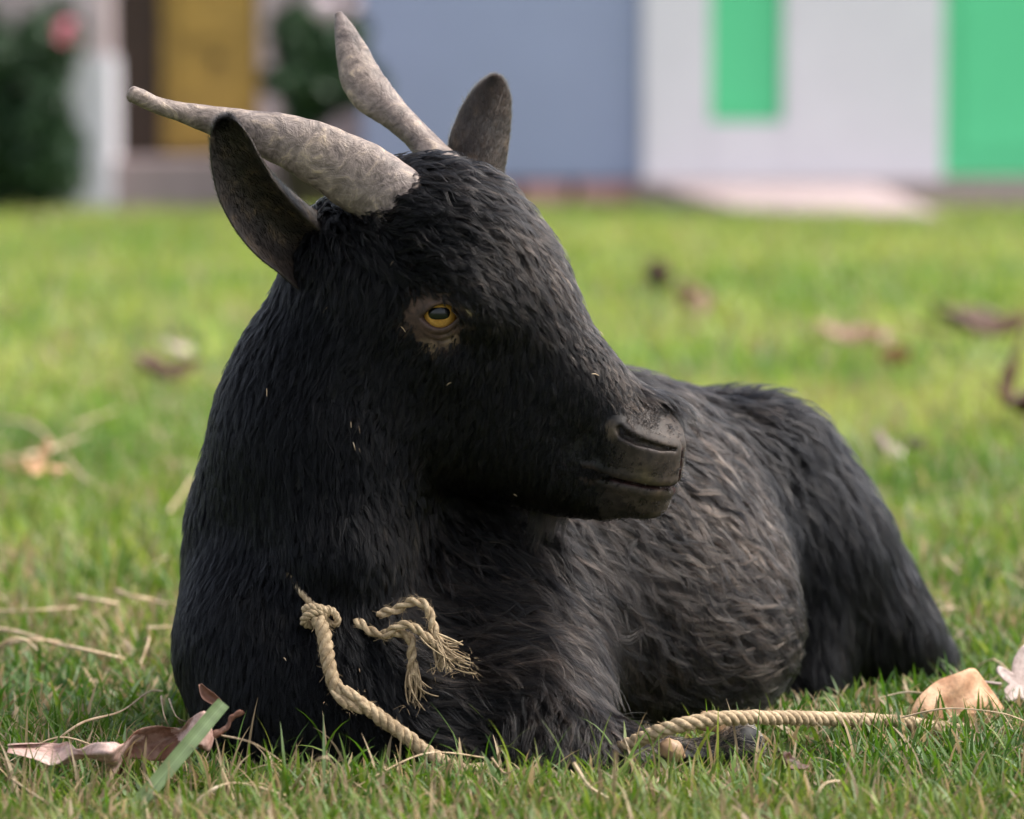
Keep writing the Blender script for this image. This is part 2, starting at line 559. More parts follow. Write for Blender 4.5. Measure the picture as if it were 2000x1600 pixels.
# fur guides: photograph x, y, direction (right, down), length (mm), lift, wave, brown
FUR = [
    # crown and forehead
    (880, 360, 1, 0.5, 27.5, 0.52, 0.85, 0.29), (800, 420, 0.9, 0.1, 22.5, 0.46, 0.85, 0.19), (740, 480, 0.5, 0.5, 17.5, 0.40, 0.51, 0.19), (930, 420, 1, 0.5, 26.2, 0.46, 1.00, 0.29), (1000, 430, 0.8, 0.9, 25.0, 0.40, 0.85, 0.39),
    (850, 480, 1, 0.25, 18.8, 0.40, 0.85, 0.22), (950, 500, 1, 0.6, 17.5, 0.34, 0.85, 0.39), (1050, 520, 0.5, 1, 18.8, 0.34, 0.68, 0.49), (980, 380, 0.9, 0.9, 25.0, 0.46, 0.68, 0.34),
    # bridge and face
    (1000, 570, 0.8, 0.9, 15.0, 0.32, 0.68, 0.39), (1060, 620, 0.6, 1, 13.8, 0.29, 0.51, 0.39), (1120, 690, 0.5, 1, 11.2, 0.25, 0.51, 0.36), (1190, 740, 0.3, 1, 8.8, 0.23, 0.51, 0.44), (1240, 780, 0.1, 1, 4.0, 0.20, 0.20, 0.59),
    (1000, 680, -0.1, 1, 12.5, 0.29, 0.51, 0.26), (1050, 760, -0.2, 1, 11.2, 0.29, 0.51, 0.24), (1130, 790, -0.2, 1, 8.8, 0.25, 0.34, 0.29), (1150, 860, -0.3, 1, 4.5, 0.20, 0.20, 0.29), (1230, 900, -0.3, 0.6, 1.8, 0.20, 0.10, 0.64),
    (860, 740, -0.3, 1, 13.8, 0.29, 0.51, 0.22), (940, 820, -0.3, 1, 13.8, 0.29, 0.51, 0.22), (1020, 880, -0.3, 1, 11.2, 0.29, 0.51, 0.22), (780, 660, -0.5, 1, 13.8, 0.29, 0.51, 0.19), (760, 820, -0.3, 1, 16.2, 0.32, 0.68, 0.24), (850, 910, -0.3, 1, 16.2, 0.34, 0.68, 0.26),
    (960, 960, -0.3, 1, 13.8, 0.34, 0.51, 0.22), (1080, 970, -0.2, 1, 11.2, 0.34, 0.51, 0.22), (1200, 980, -0.4, 0.7, 3.0, 0.25, 0.20, 0.34), (700, 560, -0.2, 1, 15.0, 0.34, 0.51, 0.19), (720, 720, -0.4, 1, 15.0, 0.32, 0.51, 0.19),
    # neck and chest
    (620, 640, -.3, 1, 15, .28, .3, .02), (560, 760, -.2, 1, 16, .25, .3, .02), (640, 900, 0, 1, 16, .25, .3, .02), (760, 1040, .05, 1, 16, .3, .4, .30), (800, 1080, 0, 1, 15, .3, .4, .5), (640, 1080, .1, 1, 15, .25, .3, .02),
    (480, 900, -.1, 1, 16, .22, .2, .0), (420, 1100, 0, 1, 15, .2, .2, .0), (400, 1300, .05, 1, 14, .2, .2, .0), (560, 1250, .1, 1, 15, .22, .3, .0), (700, 1350, .3, 1, 18, .25, .4, .02), (560, 1430, .1, 1, 15, .22, .3, .0),
    # shoulder and flank
    (900, 1060, .75, 1, 44, .30, .9, 0.40), (880, 1180, 1, .75, 47, .30, 1, 0.43), (880, 1300, 1, .25, 52, .32, 1, 0.43), (900, 1400, 1, .25, 47, .3, 1, 0.29), (1000, 1040, .7, 1, 47, .30, 1, 0.32), (1000, 1150, .9, .8, 49, .30, 1, 0.43),
    (1000, 1270, 1, .05, 55, .32, 1, 0.43), (1100, 1100, .8, .9, 49, .3, 1, 0.32), (1100, 1220, .9, .8, 52, .3, 1, 0.43), (1110, 1330, .5, 1, 39, .3, .8, 0.40), (1080, 1440, .1, 1, 34, .28, .7, 0.36), (1180, 1060, .8, .8, 47, .3, 1, 0.40),
    (1200, 1180, .8, .9, 47, .3, 1, 0.47), (1250, 1300, .6, 1, 44, .28, .9, 0.50), (1300, 1040, .9, .7, 42, .35, 1.2, 0.54), (1330, 1180, .9, .7, 42, .32, 1.2, 0.58), (1400, 1300, .9, .4, 39, .3, 1, 0.54), (1420, 1120, 1, .3, 36, .38, 1.3, 0.61),
    (1460, 1230, 1, .25, 36, .34, 1.1, 0.54), (1350, 900, .9, .7, 44, .4, 1.2, 0.43), (1420, 980, .8, .7, 39, .42, 1.3, 0.50), (1280, 790, .95, .25, 39, .55, 1, 0.25), (1400, 820, .95, .25, 39, .5, 1, 0.32), (1300, 1380, .4, 1, 34, .25, .6, 0.40),
    (1440, 1370, .9, .4, 31, .25, .6, 0.40),
    # haunch
    (1500, 850, .9, .45, 39, .35, .9, 0.18), (1560, 900, .6, .8, 39, .28, .6, 0.16), (1510, 960, .3, 1, 39, .3, .9, 0.14), (1600, 1000, .35, 1, 39, .24, .4, 0.14), (1560, 1100, .2, 1, 39, .24, .4, 0.14), (1680, 1120, .42, 1, 39, .24, .4, 0.18),
    (1640, 1220, .3, 1, 42, .25, .5, 0.22), (1570, 1300, .1, 1, 39, .25, .5, 0.14), (1760, 1240, .45, 1, 42, .25, .4, 0.18),
    # folded foreleg
    (1110, 1520, .4, 1, 12, .25, .4, .35), (1250, 1500, .8, .4, 10, .25, .3, .05), (1380, 1510, .9, .3, 9, .25, .3, .05), (1452, 1462, .8, .6, 6, .25, .2, 1.5), (1430, 1440, .6, -.2, 6, .25, .2, 1.5), (1470, 1450, .8, .3, 6, .25, .2, 1.5), (1460, 1485, .6, .8, 6, .25, .2, 1.3), (1482, 1500, .6, .8, 7, .25, .2, .25), (1425, 1480, .5, .8, 7, .25, .2, .15),
]
def fur_guides():
    A = np.array(FUR, float)
    P = trace(A[:, 0], A[:, 1])
    Nn = grad(lambda q: sdf_goat(q, False), P, .002)
    D = _rt * A[:, 2:3] - _up * A[:, 3:4]
    D = D - Nn * (D * Nn).sum(1, keepdims=True)
    D /= np.linalg.norm(D, axis=1, keepdims=True)
    return P, D, A[:, 4:]
GP, GD, GA = fur_guides()
def flow(P):
    d2 = ((P[:, None, :] - GP[None]) ** 2).sum(2)
    w = 1 / (d2 + .008 ** 2) ** 2.2
    w /= w.sum(1, keepdims=True)
    return w @ GD, w @ GA

def build_fur(me, count_scale=1.0, seed=7):
    rng = np.random.default_rng(seed)
    nv, nf = len(me.vertices), len(me.polygons)
    V = np.empty(nv * 3, np.float32); me.vertices.foreach_get('co', V); V = V.reshape(-1, 3).astype(float)
    L = np.empty(nf * 4, np.int32); me.loops.foreach_get('vertex_index', L); L = L.reshape(-1, 4)
    a, b, c, d = (V[L[:, i]] for i in range(4))
    nrm = np.cross(c - a, d - b)
    area = np.linalg.norm(nrm, axis=1) * .5
    nrm /= np.linalg.norm(nrm, axis=1, keepdims=True) + 1e-12
    cen = (a + b + c + d) / 4
    facing = (nrm * (CAM - cen)).sum(1) / np.linalg.norm(CAM - cen, axis=1)
    q = to_head(cen)
    hd = np.clip(np.minimum((q[:, 0] + .03) / .04, (q[:, 2] + .16) / .03), 0, 1) * (np.abs(q[:, 1]) < .075) * (q[:, 0] < .30)
    dens = np.where(hd > .5, 1.9, 1.0) * np.where(facing > -.25, 1.0, .22)
    qa = q.copy(); qa[:, 1] = np.abs(qa[:, 1])
    eye = np.linalg.norm(qa - EYE, axis=1)
    bare = (eye < .0185) | ((cen[:, 2] < .012))
    nose = (np.abs(q[:, 1]) < .05) & (q[:, 0] > .196) & (q[:, 2] > -.085) & (q[:, 0] + .55 * q[:, 2] > .196)
    dens = dens * np.where(bare, 0, 1) * np.where(nose, np.where(q[:, 0] + .25 * q[:, 2] > .212, .15, .75), 1) * np.clip((eye - .0185) / .016, .12, 1)
    w = area * dens
    NC = int(44000 * count_scale)
    f = rng.choice(nf, NC, p=w / w.sum())
    uv = rng.random((NC, 2, 1))
    R0 = (a[f] * (1 - uv[:, 0]) + b[f] * uv[:, 0]) * (1 - uv[:, 1]) + (d[f] * (1 - uv[:, 0]) + c[f] * uv[:, 0]) * uv[:, 1]
    fn = lambda p: sdf_goat(p, False)
    K = 8
    N0 = nrm[f]
    D0, A0 = flow(R0)
    ln = A0[:, 0] * .001 * rng.uniform(.72, 1.25, NC)
    isnose = nose[f]
    ln = np.where(isnose, np.minimum(ln, .0016), ln)
    e_f = eye[f]
    ln = ln * np.clip((e_f - .010) / .030, .12, 1)
    lift, wave, brown = A0[:, 1] * rng.uniform(.6, 1.5, NC), A0[:, 2], A0[:, 3] * np.where(A0[:, 3] > .8, 1, .9)
    path = np.empty((NC, K, 3)); path[:, 0] = R0 - N0 * .0006
    ph = rng.uniform(0, 6.28, NC); fr = rng.uniform(.7, 1.5, NC)
    P = R0.copy(); Nn = N0.copy()
    jit = rng.normal(0, .22, (NC, 3))
    for k in range(1, K):
        D, _ = flow(P)
        D = D + jit * (.45 + .55 * wave[:, None])
        D = D - Nn * (D * Nn).sum(1, keepdims=True)
        D /= np.linalg.norm(D, axis=1, keepdims=True) + 1e-9
        side = np.cross(Nn, D)
        s = k / (K - 1)
        sw = np.sin(ph + s * 5.5 * fr) * .55 * wave
        D = D + side * sw[:, None]
        D /= np.linalg.norm(D, axis=1, keepdims=True)
        P = P + D * (ln / (K - 1))[:, None]
        if k % 2 == 1:
            Nn = grad(fn, P, .003)
        h = ln * lift * (1 - (1 - s) ** 1.7) * (1 - .35 * s)
        P = P + Nn * np.clip(h + .0004 - fn(P), -.006, .006)[:, None]
        path[:, k] = P
    # goatee: longer locks hanging from under the chin
    bq = to_head(R0)
    bt = np.array([.205, 0, -.112])
    bd = np.linalg.norm(bq - bt, axis=1)
    bsel = bd < .018
    sB = np.linspace(0, 1, K)
    down = np.array([-.25, .0, -1.0])
    Lb = .040 * np.clip(1.25 - bd / .018, .25, 1) * rng.uniform(.6, 1.2, NC)
    path[bsel] = R0[bsel][:, None] + (down + rng.normal(0, .12, (NC, 3)))[bsel][:, None] * (Lb[bsel][:, None] * sB)[..., None]
    brown = np.where(bsel, .38, brown)
    # hairs of each lock
    per = (rng.integers(5, 10, NC) + 9 * np.clip(wave, 0, 1)).astype(int)
    per = np.where(isnose, per + 2, per)
    idx = np.repeat(np.arange(NC), per)
    H = len(idx)
    spread = np.where(isnose, .0018, .0009 + .050 * ln)[idx]
    off = rng.normal(0, 1, (H, 3)) * spread[:, None]
    off -= N0[idx] * (off * N0[idx]).sum(1, keepdims=True)
    s = np.linspace(0, 1, K)
    clump = np.clip(.55 + .28 * wave, .5, .9)[idx] * rng.uniform(.75, 1.1, H)
    fly = rng.random(H) < .06
    clump = np.where(fly, -.4, clump)
    clump = np.where(isnose[idx], 0, clump)
    kfac = 1 - clump[:, None] * s[None] ** .8
    scale = rng.uniform(.6, 1.08, H)
    pts = path[idx]
    # shorten: resample along the lock
    tpos = scale[:, None] * s[None] * (K - 1)
    i0 = np.clip(tpos.astype(int), 0, K - 2); tt = (tpos - i0)[..., None]
    r = np.arange(H)[:, None]
    pts = pts[r, i0] * (1 - tt) + pts[r, i0 + 1] * tt
    pts = pts + off[:, None, :] * kfac[..., None]
    pts[..., 2] = np.maximum(pts[..., 2], .001)
    rad = (np.where(hd[f] > .5, .000150, .00025)[idx] * rng.uniform(.7, 1.3, H))[:, None] * (1 - .75 * s[None] ** 1.5)
    tint = np.clip(brown[idx] * rng.uniform(.1, 1.7, H) + .30 * (rng.random(H) < .10) * (brown[idx] > .04) + rng.normal(0, .05, H) + np.repeat(rng.normal(0, .22, NC) * np.clip(brown * 2, .15, 1), per), 0, np.where(brown > .8, 1, .90)[idx])
    return pts.astype(np.float32), rad.astype(np.float32), tint.astype(np.float32)

def curves_obj(name, pts, rad, tint, mat, parent):
    H, K = pts.shape[:2]
    cu = bpy.data.hair_curves.new(name)
    cu.add_curves([K] * H)
    cu.attributes['position'].data.foreach_set('vector', pts.reshape(-1))
    if 'radius' not in cu.attributes:
        cu.attributes.new('radius', 'FLOAT', 'POINT')
    cu.attributes['radius'].data.foreach_set('value', np.broadcast_to(rad, (H, K)).reshape(-1).astype(np.float32))
    at = cu.attributes.new('tint', 'FLOAT', 'POINT')
    at.data.foreach_set('value', np.repeat(tint, K).astype(np.float32))
    cu.materials.append(mat)
    o = bpy.data.objects.new(name, cu)
    link(o, parent)
    return o

fur_mat = bpy.data.materials.new('goat_fur'); fur_mat.use_nodes = True
nt = fur_mat.node_tree
for n in list(nt.nodes):
    nt.nodes.remove(n)
out = nt.nodes.new('ShaderNodeOutputMaterial')
hb = nt.nodes.new('ShaderNodeBsdfHairPrincipled')
hb.model = 'CHIANG'
hb.parametrization = 'COLOR'
at = nd(nt, 'ShaderNodeAttribute', attribute_name='tint')
hc = ramp(nt, at.outputs['Fac'], [(0, (.0032, .0034, .0044)), (.22, (.0060, .0060, .0068)), (.40, (.0105, .0088, .0082)), (.65, (.027, .0190, .0155)), (.88, (.066, .047, .037)), (1, (.26, .19, .13))])
nt.links.new(hc, hb.inputs['Color'])
hb.inputs['Roughness'].default_value = .27
hb.inputs['Radial Roughness'].default_value = .42
hb.inputs['Coat'].default_value = .0
ior = nd(nt, 'ShaderNodeMapRange')                # the sleek clean coat of neck and chest against the dusty flank and face
for i_, v_ in ((1, 0.0), (2, .30), (3, 1.18), (4, 1.29)):
    ior.inputs[i_].default_value = v_
nt.links.new(at.outputs['Fac'], ior.inputs[0])
nt.links.new(ior.outputs[0], hb.inputs['IOR'])
hb.inputs['Offset'].default_value = math.radians(2)
nt.links.new(hb.outputs[0], out.inputs['Surface'])

# ------------------------------------------------------------------ goat assembly
horn_mat, nt, bs, _ = new_mat('horn_keratin')
oc = obj_coord(nt)
nA = noise(nt, 46, 7, .66, oc, 2.6)
nB = noise(nt, 120, 5, .65, oc, .8)
nC = noise(nt, 13, 3, .5, oc)
c1 = ramp(nt, nA, [(.30, lin(66, 55, 52)), (.44, lin(112, 99, 94)), (.56, lin(134, 120, 113)), (.70, lin(172, 154, 136))])
c2 = mixc(nt, 1.0, c1, ramp(nt, nB, [(.3, (.62, .60, .58)), (.6, (1.08, 1.08, 1.08))]), 'MULTIPLY')
c3 = mixc(nt, 1.0, c2, ramp(nt, nC, [(.35, (.78, .76, .78)), (.65, (1.08, 1.04, .97))]), 'MULTIPLY')
nt.links.new(c3, bs.inputs['Base Color'])
bs.inputs['Roughness'].default_value = .55
mth = nd(nt, 'ShaderNodeMath', operation='ADD')
nt.links.new(nA, mth.inputs[0]); nt.links.new(nB, mth.inputs[1])
bump(nt, bs, mth.outputs[0], .55, .0022)

ear_mat, nt, bs, _ = new_mat('ear_skin')
oc = obj_coord(nt)
nA = noise(nt, 90, 5, .6, oc)
nt.links.new(ramp(nt, nA, [(.3, (.010, .007, .006)), (.55, (.030, .020, .015)), (.75, (.10, .065, .035))]), bs.inputs['Base Color'])
bs.inputs['Roughness'].default_value = .6
bump(nt, bs, nA, .3, .0015)

eye_mat, nt, bs, _ = new_mat('goat_eye')
tc = nd(nt, 'ShaderNodeTexCoord')
sx = nd(nt, 'ShaderNodeSeparateXYZ')
nt.links.new(tc.outputs['Object'], sx.inputs[0])
def mnode(op, a, b=None):
    m = nd(nt, 'ShaderNodeMath', operation=op)
    for s_, v in zip(m.inputs, (a, b)):
        if v is None:
            continue
        if isinstance(v, (int, float)):
            s_.default_value = v
        else:
            nt.links.new(v, s_)
    return m.outputs[0]
X_, Y_, Z_ = sx.outputs
rr_ = mnode('SQRT', mnode('ADD', mnode('MULTIPLY', X_, X_), mnode('MULTIPLY', Y_, Y_)))
rn = mnode('DIVIDE', rr_, .0125)
front = mnode('GREATER_THAN', Z_, 0.0)
fib = noise(nt, 900, 3, .6, tc.outputs['Object'])
iris = ramp(nt, rn, [(0.0, lin(140, 92, 34)), (.55, lin(196, 150, 78)), (.80, lin(180, 132, 60)), (.90, lin(110, 70, 22)), (.97, lin(30, 20, 14)), (1.0, lin(105, 92, 92))])
iris = mixc(nt, 1.0, iris, ramp(nt, fib, [(.3, (.75, .72, .7)), (.7, (1.15, 1.12, 1.05))]), 'MULTIPLY')
px_ = mnode('POWER', mnode('ABSOLUTE', mnode('DIVIDE', X_, .0076)), 3.2)
py_ = mnode('POWER', mnode('ABSOLUTE', mnode('DIVIDE', mnode('SUBTRACT', Y_, .0016), .0042)), 2.4)
pup = mnode('LESS_THAN', mnode('ADD', px_, py_), 1.0)
pup = mnode('MULTIPLY', pup, front)
col_ = mixc(nt, pup, iris, (.002, .002, .0025, 1))
nt.links.new(col_, bs.inputs['Base Color'])
bs.inputs['Roughness'].default_value = .25
bs.inputs['Coat Weight'].default_value = .22
bs.inputs['Specular IOR Level'].default_value = .3
bs.inputs['Coat Roughness'].default_value = .02

hoof_mat, nt, bs, _ = new_mat('hoof_horn')
nA = noise(nt, 60, 5, .6, obj_coord(nt))
nt.links.new(ramp(nt, nA, [(.3, lin(70, 56, 46)), (.48, lin(140, 112, 84)), (.7, lin(172, 142, 110))]), bs.inputs['Base Color'])
bs.inputs['Roughness'].default_value = .55
bump(nt, bs, nA, .4, .002)

goat = empty('goat', (.06, .14, 0), label='black long-haired goat lying on the lawn with its head turned', category='goat')
body_me = build_body_mesh()
def paint_skin(me):
    n = len(me.vertices)
    P = np.empty(n * 3, np.float32); me.vertices.foreach_get('co', P); P = P.reshape(-1, 3).astype(float)
    q = to_head(P); qa = q.copy(); qa[:, 1] = np.abs(qa[:, 1])
    C = np.tile(np.array([.0075, .0070, .0072]), (n, 1))
    def blend(w, c):
        w = np.clip(w, 0, 1)[:, None]
        C[:] = C * (1 - w) + np.array(c) * w
    inhead = (q[:, 0] > -.05) & (q[:, 0] < .3) & (qa[:, 1] < .1) & (q[:, 2] > -.2)
    e = np.linalg.norm((qa - EYE) * [1, 1, 1.15], axis=1)
    blend(inhead * (1.7 - e / .026), (.078, .046, .036))
    blend(inhead * (1.3 - e / .0185) * 1.5, (.040, .027, .026))
    for (px, py, r, c) in ((836, 683, .0075, (.20, .14, .095)), (880, 668, .006, (.14, .10, .07)), (890, 560, .007, (.12, .09, .07)), (905, 545, .006, (.13, .105, .06)), (925, 613, .004, (.20, .16, .09)), (930, 660, .010, (.085, .062, .055))):
        t = trace(px, py, True)[0]
        blend(1.4 - np.linalg.norm(P - t, axis=1) / r, c)
    mz = np.clip((q[:, 0] + .55 * q[:, 2] - .186) / .018, 0, 1) * inhead * (q[:, 2] > -.085) * (qa[:, 1] < .05)
    blend(mz, (.024, .0185, .0165))
    tip = np.clip((q[:, 0] + .30 * q[:, 2] - .205) / .020, 0, 1) * inhead * (q[:, 2] > -.05)
    blend(tip * .8, (.052, .040, .033))
    for (px, py, r, c) in ((1190, 842, .007, (.11, .085, .06)), (1260, 935, .009, (.075, .060, .034)), (1290, 960, .008, (.085, .062, .040)), (1150, 925, .008, (.060, .036, .034)), (1270, 885, .008, (.060, .048, .046))):
        t = trace(px, py, True)[0]
        blend((1.3 - np.linalg.norm(P - t, axis=1) / r) * .8, c)
    m = s_seg2(q[:, 0], q[:, 2], MOUTH)
    blend(inhead * (1.6 - m / .0016) * (q[:, 0] > .186), (.030, .010, .010))
    t = trace(1098, 912, True)[0]
    blend(1.5 - np.linalg.norm(P - t, axis=1) / .0035, (.20, .10, .10))
    blend(inhead * (1.5 - qa[:, 1] / .0014) * (q[:, 0] > .226) * (q[:, 2] < -.002) * (q[:, 2] > -.03), (.05, .008, .010))
    pn = np.array([(.2335, .0050, -.0050), (.2270, .0150, -.0065), (.2130, .0255, -.0115), (.2030, .0272, -.0150)]) - np.array([.0036, .0066, .0036])
    for a_, b_ in zip(pn[:-1], pn[1:]):
        blend(inhead * (1.2 - np.maximum(s_cone(qa, a_, b_, .0032, .0032), 0) / .0012), (.010, .006, .006))
    at = me.attributes.new('skin', 'FLOAT_COLOR', 'POINT')
    at.data.foreach_set('color', np.concatenate([C, np.ones((n, 1))], 1).astype(np.float32).ravel())
    me.materials.append(skin_mat)
paint_skin(body_me)
body = link(bpy.data.objects.new('body', body_me), goat)

def make_eye(center, nrm, xax):
    bm = bmesh.new()
    bmesh.ops.create_uvsphere(bm, u_segments=48, v_segments=32, radius=EYE_R - .0002)
    for v in bm.verts:                                # the cornea stands a little proud
        r = math.hypot(v.co.x, v.co.y)
        if v.co.z > 0 and r < .0105:
            v.co.z += .0012 * (1 - (r / .0105) ** 2)
    me = bpy.data.meshes.new('eye'); bm.to_mesh(me); bm.free()
    me.polygons.foreach_set('use_smooth', np.ones(len(me.polygons), bool))
    me.materials.append(eye_mat)
    o = bpy.data.objects.new('eye', me)
    z = HR.T @ np.asarray(nrm); x = HR.T @ np.asarray(xax); y = np.cross(z, x)
    M = Matrix([[x[i], y[i], z[i], 0] for i in range(3)] + [[0, 0, 0, 1]])
    M.translation = Vector(hl(*center))
    link(o, goat)
    o.matrix_basis = M
    return o
flipy = np.array([1, -1, 1])
make_eye(EYE, EYE_N, EYE_X)
make_eye(EYE * flipy, EYE_N * flipy, EYE_X * flipy)
link(bpy.data.objects.new('horn', build_horn(NEAR_HORN, horn_mat, 1.2, 1.5, 3, True)), goat, label='long horn sweeping back with a blunt broken tip')
link(bpy.data.objects.new('horn', build_horn(FAR_HORN, horn_mat, 2.35, 1.2, 5, False)), goat, label='upright twisted horn with a sharp tip')
ear_n = link(bpy.data.objects.new('ear', build_ear(NEAR_EAR, ear_mat, near_prof)), goat)
ear_f = link(bpy.data.objects.new('ear', build_ear(FAR_EAR, ear_mat, far_prof)), goat)

def hoof_mesh(px, py, Y, rx, ry, rz, yaw, split):
    c = W(px, py, Y)
    bm = bmesh.new()
    bmesh.ops.create_uvsphere(bm, u_segments=28, v_segments=18, radius=1)
    for v in bm.verts:
        x, y, z = v.co
        k = 1 - .25 * max(0, x)                        # narrower towards the toe
        z = z * k if z > -.55 else -.55 + (z + .55) * .3
        if split:
            y *= 1 - .35 * math.exp(-(x - .9) ** 2 / .1)
        n = 1 + .04 * math.sin(x * 7 + 2 * y) + .03 * math.sin(z * 11)
        v.co = (x * rx * n, y * ry * k, z * rz * n)
    bmesh.ops.rotate(bm, verts=bm.verts, cent=(0, 0, 0), matrix=Matrix.Rotation(yaw, 3, 'Y'))
    bmesh.ops.translate(bm, verts=bm.verts, vec=c)
    me = bpy.data.meshes.new('hoof'); bm.to_mesh(me); bm.free()
    me.polygons.foreach_set('use_smooth', np.ones(len(me.polygons), bool))
    me.materials.append(hoof_mat)
    return me
link(bpy.data.objects.new('dewclaw', hoof_mesh(1312, 1468, -.0585, .0100, .009, .0088, .5, True)), goat)
link(bpy.data.objects.new('hoof', hoof_mesh(1392, 1412, -.030, .0115, .010, .0090, .1, True)), goat)

# crust at the tear duct
bm = bmesh.new()
bmesh.ops.create_icosphere(bm, subdivisions=3, radius=1)
for v in bm.verts:
    n_ = 1 + .25 * math.sin(v.co.x * 7 + v.co.y * 5) + .2 * math.sin(v.co.z * 9 + 1)
    v.co = Vector((v.co.x * .0058, v.co.y * .0016, v.co.z * .0018)) * n_
    v.co.z += .0012 * math.sin(v.co.x * 700)
cp = trace(925, 609, True)[0]
bmesh.ops.rotate(bm, verts=bm.verts, cent=(0, 0, 0), matrix=Matrix.Rotation(.42, 3, 'Y'))
bmesh.ops.translate(bm, verts=bm.verts, vec=Vector(cp))
me = bpy.data.meshes.new('eye_crust'); bm.to_mesh(me); bm.free()
crust_mat, nt, bs, _ = new_mat('crust')
bs.inputs['Base Color'].default_value = (.20, .155, .080, 1); bs.inputs['Roughness'].default_value = .8
me.materials.append(crust_mat); me.polygons.foreach_set('use_smooth', np.ones(len(me.polygons), bool))
link(bpy.data.objects.new('eye_crust', me), goat)

pts, rad, tint = build_fur(body_me)
fur = curves_obj('fur', pts, rad, tint, fur_mat, goat)
fur['kind'] = 'stuff'

def ear_fur(ob, n, seed, brown, lng):
    rng = np.random.default_rng(seed)
    me = ob.data
    P = np.array([v.co for v in me.vertices]); Nn = np.array([v.normal for v in me.vertices])
    F = np.array([tuple(p.vertices) for p in me.polygons])
    f = rng.integers(0, len(F), n)
    u = rng.random((n, 2, 1))
    bil = lambda A: (A[F[f, 0]] * (1 - u[:, 0]) + A[F[f, 1]] * u[:, 0]) * (1 - u[:, 1]) + (A[F[f, 3]] * (1 - u[:, 0]) + A[F[f, 2]] * u[:, 0]) * u[:, 1]
    R0, N0 = bil(P), bil(Nn)
    N0 /= np.linalg.norm(N0, axis=1, keepdims=True)
    m, nn = 30, 46
    base, tipp = P[m // 2], P[(nn - 1) * m + m // 2]
    D = unit(tipp - base)[None] + rng.normal(0, .30, (n, 3))
    D -= N0 * (D * N0).sum(1, keepdims=True); D /= np.linalg.norm(D, axis=1, keepdims=True)
    K = 5; s = np.linspace(0, 1, K)
    L = lng * rng.uniform(.5, 1.3, n)
    lift = rng.uniform(.15, .55, n)
    pts = R0[:, None] + D[:, None] * (L[:, None] * s)[..., None] + N0[:, None] * ((L * lift)[:, None] * (s - .4 * s ** 2))[..., None]
    rad = .00009 * (1 - .7 * s)[None] * np.ones((n, 1))
    tint = np.clip(brown * rng.uniform(.4, 1.6, n), 0, 1)
    return curves_obj('ear_hair', pts.astype(np.float32), rad.astype(np.float32), tint.astype(np.float32), fur_mat, ob)
for ob, n_, sd_, br_, ln_ in ((ear_n, 12000, 3, .28, .0050), (ear_f, 14000, 4, .52, .0050)):
    h = ear_fur(ob, n_, sd_, br_, ln_); h['kind'] = 'stuff'

# ------------------------------------------------------------------ rope tied round the neck
rope_mat, nt, bs, _ = new_mat('sisal_rope')
oc = obj_coord(nt)
nA = noise(nt, 260, 5, .6, oc)
nB = noise(nt, 45, 3, .5, oc)
c1 = ramp(nt, nA, [(.25, lin(104, 86, 64)), (.5, lin(160, 140, 112)), (.75, lin(200, 180, 150))])
nt.links.new(mixc(nt, 1.0, c1, ramp(nt, nB, [(.35, (.72, .68, .62)), (.65, (1.05, 1.03, 1))]), 'MULTIPLY'), bs.inputs['Base Color'])
bs.inputs['Roughness'].default_value = .8
bump(nt, bs, nA, .6, .0012)
rope = empty('tether_rope', W(625, 1205, -.05), label='tan twisted rope knotted round the neck with frayed ends', category='rope')

def resample(C, step):
    d = np.r_[0, np.cumsum(np.linalg.norm(np.diff(C, axis=0), axis=1))]
    n = max(4, int(d[-1] / step))
    t = np.linspace(0, d[-1], n)
    return np.stack([np.interp(t, d, C[:, k]) for k in range(3)], 1), t
def frames(C):
    T = np.gradient(C, axis=0); T /= np.linalg.norm(T, axis=1, keepdims=True)
    n = np.cross(T[0], [0.3, .2, 1.0]); n /= np.linalg.norm(n)
    Ns = []
    for t in T:
        n = n - t * (n @ t); n /= np.linalg.norm(n); Ns.append(n.copy())
    Ns = np.array(Ns)
    return T, Ns, np.cross(T, Ns)
def tube_np(C, R, sides=8):
    """Vertices and quads of a round tube with per-point radius R."""
    T, A, B = frames(C)
    ph = np.linspace(0, 2 * np.pi, sides, endpoint=False)
    V = C[:, None] + (A[:, None] * np.cos(ph)[None, :, None] + B[:, None] * np.sin(ph)[None, :, None]) * np.asarray(R).reshape(-1, 1, 1)
    n = len(C)
    i, j = np.meshgrid(np.arange(n - 1), np.arange(sides), indexing='ij')
    q = np.stack([i * sides + j, i * sides + (j + 1) % sides, (i + 1) * sides + (j + 1) % sides, (i + 1) * sides + j], -1).reshape(-1, 4)
    return V.reshape(-1, 3), q
class Parts:
    def __init__(s):
        s.V, s.Q, s.n = [], [], 0
    def add(s, V, q):
        s.V.append(V); s.Q.append(q + s.n); s.n += len(V)
    def mesh(s, name, mat, smooth=True):
        return mesh_np(name, np.concatenate(s.V), np.concatenate(s.Q), mat, smooth)
def twisted(key, R, pitch, seed, strands=3, step=.0011, wear=.08):
    C, t = resample(catmull(key, 40 * len(key)), step)
    T, A, B = frames(C)
    rng = np.random.default_rng(seed)
    pr = Parts()
    for k in range(strands):
        ph = 2 * np.pi * (t / pitch + k / strands)
        jig = 1 + wear * np.sin(t * 310 + rng.uniform(0, 6)) + wear * np.sin(t * 130 + rng.uniform(0, 6))
        S = C + (A * np.cos(ph)[:, None] + B * np.sin(ph)[:, None]) * (R * .50 * jig)[:, None]
        V, q = tube_np(S, R * .56 * (1 + .05 * np.sin(t * 500 + k)), 9)
        pr.add(V, q)
    return pr, C, A, B
